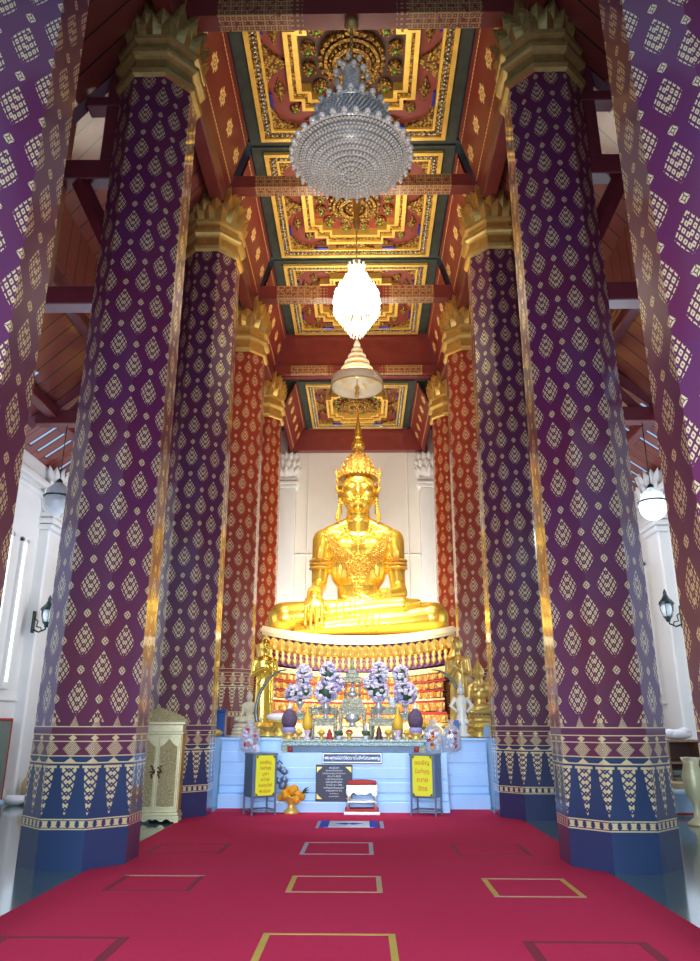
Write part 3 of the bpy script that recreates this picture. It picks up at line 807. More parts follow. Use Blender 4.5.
# folded grey umbrella/bags beside left box
t = thing('hanging_bag', (-1.36, 14.62, .62), 'crumpled blue-grey bundle hanging on the right side of the left donation box', 'bag')
mb = MB()
for k in range(9): mb.ball((random.uniform(-.05, .09), random.uniform(-.05, .05), random.uniform(-.18, .2)), (.06, .05, .07), 7, 5, q=Matrix.Rotation(random.random() * 3, 3, 'Y'))
mb.build('bundle', M['steel'], t); MB().tube([(-.06, 0, .24), (-.02, 0, .30), (.04, 0, .24)], .012).build('strap', M['blackmetal'], t)

# marigold bowl
t = thing('pedestal_bowl', (-1.13, 14.56, .015), 'gilt pedestal bowl standing on the carpet before the marble step', 'bowl')
MB().lathe([(.135, 0), (.14, .03), (.125, .06), (.07, .10), (.06, .15), (.075, .18), (.15, .24), (.20, .29), (.21, .30), (.19, .30), (.12, .24), (.02, .22)], 28).build('bowl', M['gold_flat'], t)
for k in range(11):
    a = k * 2.4; r_ = .04 + .015 * k
    o = MB(); cx, cy, cz = cos(a) * r_ * 1.25, sin(a) * r_ * .8, .50 - .018 * k
    o.ball((0, 0, 0), .062, 10, 7)
    for j in range(26):
        p = Vector((random.gauss(0, 1), random.gauss(0, 1), random.gauss(0, 1))).normalized() * .058; o.octa(p, .022)
    m_ = o.build('marigold_flower', M['orange']); m_.location = (-1.13 + cx, 14.56 + cy, cz - .06)
    tag(m_, 'orange marigold flower heaped in the gilt pedestal bowl', 'flower', 'marigolds in the gilt bowl')
lf = MB()
for k in range(3): lf.add([(.17, 0, .34), (.25, -.02, .38 + .03 * k), (.33, 0, .36 + .05 * k), (.25, .03, .34 + .03 * k)], [(0, 1, 2, 3)])
lf.build('leaves', M['leaf'], t)

# stool with red cushion on low base
t = thing('kneeling_stool', (.165, 14.56, .015), 'silver-painted carved stool with red cushion on the carpet before the altar', 'stool')
MB().bbox(-.33, .33, -.20, .20, 0, .055, .01).build('plinth', M['silver'], t)
MB().bbox(-.31, .31, -.19, .19, .055, .10, .01).build('red_base_cloth', M['red'], t)
MB().bbox(-.27, .27, -.16, -.12, .20, .24, .008).bbox(-.27, .27, .12, .16, .20, .24, .008).build('rail', M['silver'], t)
for sx in (-1, 1):
    for sy in (-1, 1):
        MB().tube([(sx * .25, sy * .14, .095), (sx * .255, sy * .145, .2), (sx * .235, sy * .135, .28), (sx * .26, sy * .15, .40)], [.03, .022, .025, .04], 8).build('leg', M['silver'], t)
ap = MB(); xs = [-.28 + .56 * k / 16 for k in range(17)]
pts = [(x, .46) for x in xs] + [(x, .40 - .05 * (1 - abs(x) / .28) - .025 * abs(sin(x * 22)) + (.0 if abs(x) < .2 else -.05)) for x in reversed(xs)]
ap.prism(pts, .16, .18, M4=Matrix.Rotation(pi / 2, 4, 'X')); ap.prism(pts, -.18, -.16, M4=Matrix.Rotation(pi / 2, 4, 'X'))
ap.bbox(-.29, .29, -.185, .185, .45, .50, .01); ap.build('carved_apron', M['silver'], t)
cu = MB().bbox(-.27, .27, -.17, .17, .50, .56, .025).ball((0, 0, .555), (.25, .155, .03), 16, 8); cu.build('cushion', M['red'], t)

# ------------------------------------------------------------------ gilt cabinet, left
t = thing('gilt_cabinet', (-3.30, 13.05, 0), 'tall carved pale-gold cabinet standing on the floor before the left third column', 'cabinet', rz=radians(6))
t.location = (-3.34, 13.45, 0)
M['cab'] = relief('pale_gilt_carving', (.90, .86, .50), (.50, .40, .16), 30, .25, .4, .8)
M['cabf'] = plain('pale_gilt_frame', (.85, .80, .46), .4, .3, nz=.15, nscale=12)
MB().bbox(-.39, .39, -.20, .20, .16, 1.50, .015).build('carcass', M['cabf'], t)
for sx in (-1, 1):
    dr = MB().bbox(sx * .185 - .170, sx * .185 + .170, -.225, -.20, .22, 1.36, .008).build('door', M['cabf'], t)
    fx = lambda a: sx * .185 + a
    pp = [(fx(-.145), .26), (fx(.145), .26), (fx(.145), 1.20), (fx(.07), 1.25), (fx(0), 1.33), (fx(-.07), 1.25), (fx(-.145), 1.20)]
    MB().prism(pp, .222, .240, M4=Matrix.Rotation(pi / 2, 4, 'X')).build('carved_panel', M['cab'], dr)
    hd = MB()
    for k in range(9): hd.ball((sx * .05 + random.uniform(-.03, .03) , -.245, .80 + (k - 4) * .022), (.018, .01, .018), 6, 4)
    hd.tube([(sx * .02, -.245, .80), (sx * .10, -.25, .80)], .012)
    hd.build('handle', M['brown'], dr)
MB().bbox(-.02, .02, -.245, -.21, .22, 1.36, .006).build('centre_post', M['cabf'], t)
co = MB()
for e, z0, z1 in ((.42, 1.40, 1.44), (.40, 1.44, 1.56), (.44, 1.56, 1.61), (.41, .12, .17), (.43, .07, .12)): co.bbox(-e, e, -.20 - (e - .38), .20 + (e - .38), z0, z1, .008)
co.build('moulding', M['cabf'], t)
cr = [(-.42, 1.61)] + [(x / 20 * .42, 1.66 + .17 * (1 - abs(x / 20)) ** .8 + .018 * abs(sin(x * 1.1))) for x in range(-20, 21)] + [(.42, 1.61)]
MB().prism(cr, .16, .19, M4=Matrix.Rotation(pi / 2, 4, 'X')).build('carved_crest', M['cab'], t)
ft = [(-.42, .08)] + [(x / 16 * .42, .0 if abs(x) > 13 else .045 + .02 * sin(abs(x) * .9)) for x in range(-16, 17)] + [(.42, .08)]
MB().prism(ft, .20, .225, M4=Matrix.Rotation(pi / 2, 4, 'X')).bbox(-.42, -.36, .14, .22, 0, .08, .005).bbox(.36, .42, .14, .22, 0, .08, .005).build('scalloped_foot', M['cabf'], t)
MB().bbox(.39, .402, -.19, .19, .2, 1.4, .003).build('side_panel', M['gold_flat'], t)

# ------------------------------------------------------------------ figures
def remeshed(mb, voxel, smooth=4):
    me = bpy.data.meshes.new('tmp'); me.from_pydata([tuple(v) for v in mb.v], [], mb.f)
    bm = bmesh.new(); bm.from_mesh(me); bmesh.ops.recalc_face_normals(bm, faces=bm.faces); bm.to_mesh(me); bm.free()
    o = bpy.data.objects.new('tmp', me); COL.objects.link(o)
    r = o.modifiers.new('r', 'REMESH'); r.mode = 'VOXEL'; r.voxel_size = voxel; r.use_smooth_shade = True
    s_ = o.modifiers.new('s', 'SMOOTH'); s_.iterations = smooth; s_.factor = .5
    bpy.context.view_layer.update()
    dg = bpy.context.evaluated_depsgraph_get(); out = bpy.data.meshes.new_from_object(o.evaluated_get(dg))
    bpy.data.objects.remove(o); bpy.data.meshes.remove(me)
    for p in out.polygons: p.use_smooth = True
    return out
def Rz(a, ax='Y'): return Matrix.Rotation(a, 3, ax)
def head_shapes(b, c, k, ears=True):
    """face of a carved figure, c = head centre, k = size (1 = head 1.4 m tall)"""
    x, y, z = c
    V = lambda dx, dy, dz: (x + dx * k, y + dy * k, z + dz * k)
    S_ = lambda *r: tuple(q * k for q in r)
    b.ball(V(0, 0, .05), S_(.52, .58, .70), 24, 16); b.ball(V(0, -.12, -.33), S_(.40, .42, .38), 20, 12)
    b.ball(V(0, -.42, -.58), S_(.15, .12, .11), 12, 8)
    b.caps(V(0, -.56, .16), V(0, -.66, -.16), .055 * k, .085 * k, 10)
    for s_ in (-1, 1):
        b.ball(V(s_ * .075, -.61, -.19), S_(.07, .07, .055), 10, 6)
        b.ball(V(s_ * .215, -.49, .06), S_(.145, .09, .065), 14, 8)
        for q in range(6):
            a0 = (.06 + q * .065, .20 + .055 * sin(pi * q / 5) - .01 * q); a1 = (.06 + (q + 1) * .065, .20 + .055 * sin(pi * (q + 1) / 5) - .01 * (q + 1))
            yy = lambda w: -.575 + w * w * .75
            b.caps(V(s_ * a0[0], yy(a0[0]), a0[1]), V(s_ * a1[0], yy(a1[0]), a1[1]), .026 * k, .026 * k, 8)
        b.ball(V(s_ * .24, -.40, -.22), S_(.17, .14, .18), 12, 8)
        b.caps(V(s_ * .02, -.60, -.365), V(s_ * .15, -.535, -.345), .042 * k, .022 * k, 8)
        if ears:
            b.caps(V(s_ * .545, .05, .18), V(s_ * .55, .03, -.12), .075 * k, .06 * k, 8); b.caps(V(s_ * .55, .03, -.12), V(s_ * .53, .0, -.62), .06 * k, .055 * k, 8)
    b.caps(V(-.10, -.565, -.44), V(.10, -.565, -.44), .045 * k, .045 * k, 8)
def finger(b, pts, r):
    for i in range(len(pts) - 1): b.caps(pts[i], pts[i + 1], r * (1 - .12 * i), r * (1 - .12 * (i + 1)), 8)
def seated(b, detail=True):
    for s_ in (-1, 1):
        b.caps((s_ * .7, .35, .62), (s_ * 2.18, -.50, .60), .60, .46, 20)
        b.caps((s_ * 2.17, -.45, .60), (s_ * 2.16, -.62, .58), .47, .46, 20)
        b.caps((s_ * 1.10, .25, 3.08), (s_ * 1.20, .08, 1.62), .335, .23, 18)
        b.caps((s_ * 1.08, .25, 3.13), (s_ * .70, .25, 3.20), .33, .36, 18)
        b.caps((s_ * .88, .22, 3.27), (s_ * .12, .18, 3.66), .29, .24, 14)
        b.ball((s_ * .38, -.05, 2.72), (.55, .34, .46), 20, 12)
        b.ball((s_ * .55, .25, 2.40), (.36, .46, .80), 16, 12)
    b.caps((-2.05, -.62, .62), (1.25, -.98, .93), .43, .22, 20)               # upper shin
    b.caps((1.25, -.98, .93), (1.72, -.86, 1.0), .19, .10, 12)
    b.caps((2.05, -.62, .56), (-1.05, -1.12, .24), .43, .19, 20)              # lower shin
    b.caps((-1.05, -1.12, .22), (-1.72, -1.08, .15), .18, .11, 12)
    b.ball((0, .35, .75), (1.0, .68, .62), 24, 14); b.ball((0, .28, 1.45), (.66, .50, .80), 24, 14); b.ball((0, .22, 2.3), (.74, .56, 1.0), 24, 14)
    b.ball((0, .25, 3.0), (.95, .50, .50), 24, 12)
    b.caps((0, .2, 3.3), (0, .13, 4.2), .39, .35, 18)
    for z in (3.66, 3.80): b.lathe([(.30, z - .05), (.395, z), (.30, z + .05)], 20, (0, .16, 0))
    # viewer-left arm reaches over the shin, fingers down
    b.caps((-1.20, .08, 1.62), (-1.27, -.98, 1.20), .24, .15, 16)
    b.caps((-1.27, -.98, 1.24), (-1.25, -1.18, 1.05), .16, .15, 12); b.ball((-1.25, -1.20, .96), (.29, .10, .22), 16, 10)
    for k, (dx, L) in enumerate(((-.225, .56), (-.075, .66), (.075, .64), (.225, .54))):
        x = -1.25 + dx; finger(b, [(x, -1.22, .86), (x + dx * .05, -1.31, .86 - L * .45), (x + dx * .02, -1.35, .86 - L)], .062)
    finger(b, [(-1.02, -1.15, 1.02), (-.87, -1.22, .84), (-.84, -1.25, .62)], .06)
    # viewer-right arm lies in the lap
    b.caps((1.20, .08, 1.62), (1.26, -.15, 1.38), .24, .22, 16); b.caps((1.26, -.15, 1.38), (.52, -.80, 1.16), .22, .145, 16)
    b.ball((.22, -.86, 1.10), (.34, .22, .10), 16, 10)
    for k in range(4): finger(b, [(.02, -.98 + k * .085, 1.09), (-.22, -.99 + k * .085, 1.10), (-.46 + abs(k - 1.2) * .05, -.97 + k * .08, 1.15)], .052)
    finger(b, [(.22, -.98, 1.16), (.02, -1.0, 1.22), (-.12, -.96, 1.24)], .05)
    head_shapes(b, (0, .12, 4.60), 1.06)

OX, OY, OZ = .06, 22.0, 3.90
bod = MB(); seated(bod)
bme = remeshed(bod, .030, 2)
bt = thing('seated_buddha_statue', (OX, OY, OZ), 'huge shining gold seated Buddha statue with tall crown, centre of the hall', 'statue')
bme.materials.clear(); bme.materials.append(M['gold'])
bo = bpy.data.objects.new('body', bme); COL.objects.link(bo); bo.parent = bt
bvh = BVHTree.FromPolygons([v.co.copy() for v in bme.vertices], [tuple(p.vertices) for p in bme.polygons])
def front(x, z, off=.0):
    h = bvh.ray_cast(Vector((x, -4, z)), Vector((0, 1, 0)))
    return (x, h[0].y - off, z) if h[0] is not None else None
def beadline(mb, pts, step, r, off=.0, jit=0):
    P_ = [Vector((p[0], 0, p[1])) for p in pts]
    for a, b_ in zip(P_, P_[1:]):
        n = max(1, int((b_ - a).length / step))
        for k in range(n):
            q = a.lerp(b_, k / n); f = front(q.x + random.uniform(-jit, jit), q.z + random.uniform(-jit, jit), off)
            if f: mb.ball(f, r, 6, 4)
orn = MB()
for s_ in (-1, 1):
    for k in range(8):
        d = k * .075
        beadline(orn, [(s_ * (1.05 - d * .4), 3.32 - d * .8 - .02), (s_ * .72, 2.95 - d), (s_ * .38, 2.62 - d * .9), (0, 2.32 - d)], .07, .034 if k % 2 else .045)
    for k in range(3): beadline(orn, [(s_ * (.42 - k * .1), 3.42 - k * .13), (s_ * (.3 - .06 * k), 3.2 - k * .12), (0, 3.08 - k * .12)], .06, .035)
    beadline(orn, [(s_ * .80, 1.32), (s_ * .45, 1.16), (0, 1.32)], .07, .05); beadline(orn, [(s_ * .62, 1.62), (s_ * .78, 1.30)], .07, .05)
for k in range(9):
    z = 2.40 - k * .12; w_ = .36 * (1 - abs(k - 1.5) / 8)
    for j in range(5): beadline(orn, [(-w_ + w_ * .5 * j, z), (-w_ + w_ * .5 * j + .01, z)], .1, .055, jit=.015)
for r_ in (.1, .2, .3):
    beadline(orn, [(r_ * cos(a), 2.32 + r_ * sin(a)) for a in [2 * pi * k / 16 for k in range(17)]], .06, .042)
orn.build('chest_ornament', M['gold_orn'], bt)
for s_ in (-1, 1):
    ab = MB()
    for z in (2.18, 2.30, 2.42):
        q = (2.98 - z) / 1.36; c = Vector((s_ * (1.12 + .08 * q), .25 - .17 * q, z)); r_ = .335 - .095 * q + .03
        ab.tube([c + Vector((cos(a) * r_, sin(a) * r_, 0)) for a in [2 * pi * k / 24 for k in range(24)]], .04, 8, closed=True)
    c = Vector((s_ * 1.16, .14, 2.45))
    ab.tube([c + Vector((0, -.33, -.05)), c + Vector((0, -.36, .15)), c + Vector((s_ * .0, -.28, .42))], [.13, .10, .015], 8, flat=.4)
    ab.build('armband', M['gold_orn'], bt)
for (c, d, r_) in (((-1.265, -.93, 1.22), (-.07, -1, -.40), .185), ((.72, -.62, 1.22), (-.74, -.65, -.2), .19)):
    br = MB(); dv = Vector(d).normalized(); q = Vector((0, 0, 1)).rotation_difference(dv).to_matrix()
    for o_ in (-.13, -.05, .03, .11):
        br.tube([Vector(c) + dv * o_ + q @ Vector((cos(a) * (r_ - o_ * .1), sin(a) * (r_ - o_ * .1), 0)) for a in [2 * pi * k / 20 for k in range(20)]], .036, 8, closed=True)
    br.build('bracelet', M['gold_orn'], bt)
lb = MB()
for x in (-.62, -.42, -.22, -.08): beadline(lb, [(x, 1.12), (x, .50)], .06, .032)
lb.build('leg_ornament', M['gold_orn'], bt); lb = MB()
for x in (-.02, .16, .34, .52): beadline(lb, [(x + .1, .62), (x, .12)], .06, .032)
for z in (.48, .35, .22): beadline(lb, [(0, z), (.6, z + .02)], .08, .026)
lb.build('leg_ornament', M['gold_orn'], bt)
crn = MB()
crn.lathe([(.56, 5.08), (.62, 5.10), (.63, 5.16), (.58, 5.22), (.58, 5.30), (.52, 5.38), (.53, 5.44), (.45, 5.52), (.46, 5.58), (.38, 5.66), (.38, 5.72), (.29, 5.80), (.29, 5.86), (.20, 5.94), (.15, 6.0), (.13, 6.08)], 32, (0, .12, 0))
crn.build('crown_tiers', M['gold_fine'], bt)
sp = MB(); sp.lathe([(.13, 6.05), (.21, 6.14), (.225, 6.24), (.16, 6.34), (.11, 6.40), (.14, 6.46), (.15, 6.51), (.09, 6.58), (.11, 6.66), (.12, 6.76), (.075, 6.86), (.05, 7.0), (.06, 7.04), (.038, 7.1), (.03, 7.4), (.045, 7.44), (.02, 7.5), (.004, 7.72)], 20, (0, .12, 0)); sp.build('crown_spire', M['gold'], bt)
lv = MB()
for (n, r0, z0, w_, h_) in ((20, .585, 5.12, .17, .19), (18, .50, 5.36, .14, .14), (14, .41, 5.56, .12, .13), (12, .31, 5.74, .11, .12)):
    for k in range(n):
        a = 2 * pi * k / n - pi / 2; petal(lv, Vector((cos(a) * r0, .12 + sin(a) * r0, z0)), a, w_, h_ * (1.5 if (k == 0 and r0 > .5) else 1), .03, tip=.04)
for s_ in (-1, 1):
    for (dx, z0, dz) in ((.62, 5.06, .40), (.60, 4.85, .34), (.60, 4.60, .30)):
        lv.tube([(s_ * dx, .05, z0), (s_ * (dx + .08), .03, z0 + dz * .5), (s_ * (dx + .03), .05, z0 + dz)], [.07, .05, .01], 8)
for k in range(30):
    a = 2 * pi * k / 30; lv.ball((cos(a) * .62, .12 + sin(a) * .62, 5.10), .04, 6, 4)
lv.build('crown_leaves', M['gold_orn'], bt)
for s_ in (-1, 1):
    e = MB()
    for k in range(8): e.ball((s_ * (.575 + .01 * k), -.02, 4.30 - k * .085), .055 - .0 * k + (.02 if k in (0, 5) else 0), 8, 5)
    e.tube([(s_ * .58, -.02, 4.1), (s_ * .64, -.04, 3.72), (s_ * .60, -.04, 3.52)], [.05, .08, .01], 8)
    e.build('ear_pendant', M['gold_orn'], bt)

# smaller figures -------------------------------------------------
sb = MB(); seated(sb); small = remeshed(sb, .08, 2)
def small_seated(x, y, z, sc, mat, label, base_r, base_h, top):
    t = thing('small_buddha_figure', (x, y, z), label, 'statue')
    me = small.copy(); me.transform(Matrix.Scale(sc, 4)); me.materials.clear(); me.materials.append(mat)
    o = bpy.data.objects.new('body', me); COL.objects.link(o); o.parent = t; o.location = (0, 0, base_h)
    b_ = MB(); pr = []
    n = 4
    for k in range(n):
        r0 = base_r * (1 - .22 * k / n); pr += [(r0, base_h * k / n), (r0 * .96, base_h * (k + .35) / n), (r0 * .86, base_h * (k + .6) / n), (r0 * .95, base_h * (k + .95) / n)]
    b_.lathe(pr, 20, sy=.62, sm=False); b_.build('stepped_pedestal', mat, t)
    h_ = MB(); zz = base_h + sc * 5.05
    h_.lathe([(.48 * sc, zz), (.34 * sc, zz + .25 * sc), (.2 * sc, zz + .45 * sc), (.12 * sc, zz + .6 * sc), (.02 * sc, zz + top * sc)], 14, (0, .12 * sc, 0)); h_.build('topknot', mat, t)
    return t
small_seated(-2.30, 16.7, ZP, .118, M['stone'], 'small sandstone seated Buddha on stepped pedestal, left end of the platform', .40, .28, .9)
small_seated(2.78, 16.9, ZP, .20, M['gold_leaf'], 'small gold seated figure on round pedestal, right end of the platform beside the column', .34, .45, 1.3)

def disciple():
    b = MB(); k = .30
    b.lathe([(.25, .06), (.235, .3), (.215, .8), (.205, 1.05), (.225, 1.3), (.25, 1.52), (.15, 1.62)], 22, sy=.62)
    for s_ in (-1, 1):
        b.caps((s_ * .24, 0, 1.52), (s_ * .29, .0, 1.18), .075, .06, 10); b.caps((s_ * .29, 0, 1.18), (s_ * .05, -.20, 1.32), .058, .042, 10)
        b.ball((s_ * .018, -.22, 1.38), (.022, .05, .085), 8, 6)
        b.caps((s_ * .09, -.02, .05), (s_ * .10, -.16, .03), .05, .035, 8)
        for q in range(4): b.caps((s_ * .02, -.245 + .018 * q, 1.43), (s_ * .008, -.235 + .018 * q, 1.52), .011, .008, 6)
    b.caps((0, 0, 1.58), (0, -.01, 1.75), .085, .075, 12)
    # robe edge over the left shoulder
    b.tube([(.20, -.10, 1.58), (.05, -.165, 1.35), (-.12, -.16, 1.1), (-.2, -.08, .95)], .022, 8)
    b.tube([(.14, -.15, 1.5), (.16, -.15, 1.1), (.17, -.13, .5)], .03, 8)
    head_shapes(b, (0, 0, 1.88), .235)
    return remeshed(b, .016, 2)
dme = disciple()
for (x, y, lb, rz) in ((-2.08, 17.4, 'tall gold standing disciple statue with joined hands, left of the throne', .35), (2.36, 17.2, 'tall gold standing disciple statue with joined hands, right of the throne', -.45)):
    t = thing('disciple_statue', (x, y, ZP), lb, 'statue', rz=rz)
    me = dme.copy(); me.materials.clear(); me.materials.append(M['gold'] if x < 0 else M['gold_leaf']); me.transform(Matrix.Scale(.94, 4))
    o = bpy.data.objects.new('figure', me); COL.objects.link(o); o.parent = t; o.location = (0, 0, .22)
    MB().lathe([(.34, 0), (.36, .03), (.30, .07), (.31, .13), (.36, .17), (.34, .22)], 20).build('lotus_stand', M['gold_leaf'], t)

# ------------------------------------------------------------------ throne
th = thing('gilt_throne', (OX, 22.2, ZP), 'wide gilt lotus throne with boat-curved cream rim under the great statue', 'throne')
def dip(x): return .30 * (abs(x) / 2.7) ** 2.2
def boat(mb, hw, y0, y1, z0, z1, curve=1., n=20, c=.0):
    vs = []; 
    for k in range(n + 1):
        x = -hw + 2 * hw * k / n; e = dip(x) * curve
        yo = .10 * (abs(x) / hw) ** 6
        for y in (y0 + yo, y1):
            for z in (z0, z1): vs.append((x, y, z + e))
    fs = []
    for k in range(n):
        a = k * 4; b_ = a + 4
        fs += [(a, b_, b_ + 1, a + 1), (a + 2, a + 3, b_ + 3, b_ + 2), (a + 1, b_ + 1, b_ + 3, a + 3), (a, a + 2, b_ + 2, b_)]
    fs += [(0, 1, 3, 2), (n * 4, n * 4 + 2, n * 4 + 3, n * 4 + 1)]
    return mb.add(vs, fs)
r_ = MB(); boat(r_, 2.68, -1.68, 2.0, 2.33, 2.57); boat(r_, 2.72, -1.72, 2.0, 2.40, 2.50); r_.build('rim_slab', plain('pale_gold_rim', (.74, .62, .38), .45, .2, nz=.1), th)
pt = MB()
for k in range(25):
    x = -2.55 + 5.1 * k / 24
    petal(pt, Vector((x, -1.52, 1.98 + dip(x))), -pi / 2, .27, .36, .14, tip=.1); pt.ball((x, -1.60, 2.05 + dip(x)), (.03, .03, .05), 6, 4)
for k in range(16):
    for s_ in (-1, 1): petal(pt, Vector((s_ * 2.52, -1.4 + .2 * k, 2.36)), 0 if s_ > 0 else pi, .17, .28, .1)
pt.build('lotus_petal_row', M['gold_leaf'], th)
inn = MB(); boat(inn, 2.50, -1.46, 2.0, 1.62, 2.38); inn.build('purple_frieze', plain('violet_recess', (.16, .03, .16), .5), th)
fn = MB()
for k in range(30):
    x = -2.42 + 4.84 * k / 29
    fn.lathe([(.035, .30), (.075, .22), (.03, .16), (.06, .12), (.075, .05), (.05, .0), (.01, -.05)], 8, (x, -1.52, 1.70 + dip(x)))
fn.build('pendant_row', M['gold_leaf'], th)
zt = 1.60; hw = 2.44; k = 0
plan = [('lace_band', .14, 'white_gold', 2.46), ('relief_tier', .16, 'throne_relief', 2.40), ('red_band', .045, 'red', 2.42), ('relief_tier', .18, 'throne_relief', 2.36), ('red_band', .04, 'red', 2.38),
        ('relief_tier', .17, 'throne_relief', 2.34), ('lace_band', .05, 'white_gold', 2.38), ('red_band', .05, 'red', 2.36), ('relief_tier', .22, 'throne_relief', 2.38), ('red_band', .07, 'red', 2.42), ('relief_tier', .20, 'throne_relief', 2.44), ('plinth', .28, 'white_gold', 2.50)]
M['white_gold'] = relief('white_gilt_lace', (.90, .86, .72), (.72, .48, .16), 16, .15, .4, .6)
for nm, h, mt, hw in plan:
    b_ = MB(); e = (2.5 - hw) * 1.4; boat(b_, hw, -1.42 + e, 2.0, zt - h, zt, curve=max(0, (zt - .3) / 1.6), n=16); b_.build(nm, M[mt], th)
    if nm == 'relief_tier':
        lf_ = MB()
        for q in range(26):
            x = -hw + .1 + (2 * hw - .2) * q / 25; petal(lf_, Vector((x, -1.44 + e, zt - h + .01 + dip(x) * max(0, (zt - .3) / 1.6))), -pi / 2, .15, h * .95, .04, tip=.05)
        lf_.build('leaf_bosses', M['throne_relief'], th)
    zt -= h
for s_ in (-1, 1):
    c_ = MB(); c_.tube([(s_ * 2.62, -1.6, .9), (s_ * 2.60, -1.62, 1.5), (s_ * 2.62, -1.66, 2.0), (s_ * 2.72, -1.70, 2.35)], [.07, .11, .16, .13], 10)
    for k in range(5): c_.ball((s_ * (2.66), -1.72, 1.2 + k * .25), .08, 8, 5)
    c_.build('corner_figure', M['gold_leaf'], th)

# ------------------------------------------------------------------ altar in front
t = thing('altar_slab', (0.0, 15.2, 1.05), 'long inlaid altar slab above a blue recess, on the centre marble step', 'altar')
MB().bbox(-1.42, 1.42, -.26, .42, .19, .235, .01).build('top', M['mop2'], t)
MB().bbox(-1.36, 1.36, -.24, .4, .12, .19, .008).build('inlaid_frieze', M['mop2'], t)
MB().bbox(-1.30, 1.30, -.12, .38, 0.002, .12, .005).build('blue_recess', M['navy_gap'], t)
for sx in (-1, 1):
    MB().bbox(sx * 1.33 - .06, sx * 1.33 + .06, -.20, .38, 0.002, .12, .005).build('end_block', M['mop'], t)
    MB().ball((sx * 1.22, -.2, .055), (.05, .05, .055), 10, 6).build('red_knob', M['red'], t)
ZT = 1.05 + .235
def altar_table(x, y, z, w_, d, h, label, apron=True):
    t = thing('altar_table', (x, y, z), label, 'altar table', 'inlaid tiered altar tables')
    MB().bbox(-w_, w_, -d, d, h - .035, h, .008).bbox(-w_ * .93, w_ * .93, -d * .93, d * .93, h - .065, h - .035, .006).build('table_top', M['mop'], t)
    MB().bbox(-w_ * .9, w_ * .9, -d * .85, -d * .8, h - .15, h - .065, .005).bbox(-w_ * .9, w_ * .9, d * .8, d * .85, h - .15, h - .065, .005).build('apron', M['mop'], t)
    for sx in (-1, 1):
        for sy in (-1, 1):
            MB().tube([(sx * w_ * .86, sy * d * .8, h - .06), (sx * w_ * .84, sy * d * .78, h * .6), (sx * w_ * .80, sy * d * .76, h * .25), (sx * w_ * .95, sy * d * .85, .0)], [.045, .034, .026, .034], 8).build('leg', M['mop'], t)
    return t
tb = altar_table(-.02, 15.28, ZT, .28, .13, .60, 'tall inlaid altar table in the centre carrying the small shrine')
MB().bbox(-.26, .26, -.11, .11, .22, .25, .006).build('shelf', M['mop'], tb)
altar_table(-.58, 15.24, ZT, .27, .12, .40, 'low inlaid altar table left of centre under the flower vase')
altar_table(.56, 15.24, ZT, .27, .12, .40, 'low inlaid altar table right of centre under the flower vase')
altar_table(-.62, 15.56, ZT, .30, .13, .62, 'rear inlaid altar table left of the shrine')
altar_table(.64, 15.56, ZT, .30, .13, .62, 'rear inlaid altar table right of the shrine')
altar_table(-1.10, 15.52, ZT, .20, .12, .50, 'small inlaid altar table at the left end of the slab')
altar_table(1.12, 15.52, ZT, .20, .12, .50, 'small inlaid altar table at the right end of the slab')
# white cloth / mirror panel behind tables
t = thing('mini_shrine', (-.02, 15.28, ZT + .60), 'small silvery spired shrine standing on the central altar table', 'shrine')
b_ = MB()
for w_, z0, z1 in ((.24, 0, .04), (.21, .04, .08), (.22, .08, .11), (.19, .11, .16), (.17, .16, .19)): b_.bbox(-w_, w_, -w_ * .55, w_ * .55, z0, z1, .006)
b_.build('stepped_base', M['mop'], t)
p_ = MB()
for sx in (-1, 1):
    for yy in (-.06, .06): MB().tube([(sx * .14, yy, .19), (sx * .14, yy, .48)], .022, 8).build('pillar', M['mop'], t)
b_ = MB().ball((0, 0, .25), (.10, .06, .06), 12, 8).ball((0, 0, .33), (.055, .04, .08), 12, 8).ball((0, 0, .44), .035, 10, 8).lathe([(.03, .46), (.01, .5), (.003, .53)], 8); b_.build('tiny_figure', M['silver'], t)
b_ = MB()
for w_, z0, z1 in ((.21, .48, .52), (.17, .52, .57), (.18, .57, .59), (.13, .59, .65), (.14, .65, .67), (.08, .67, .73)): b_.bbox(-w_, w_, -w_ * .6, w_ * .6, z0, z1, .006)
b_.lathe([(.06, .73), (.035, .80), (.045, .83), (.015, .92), (.003, 1.03)], 12); b_.build('tiered_roof', M['mop'], t)

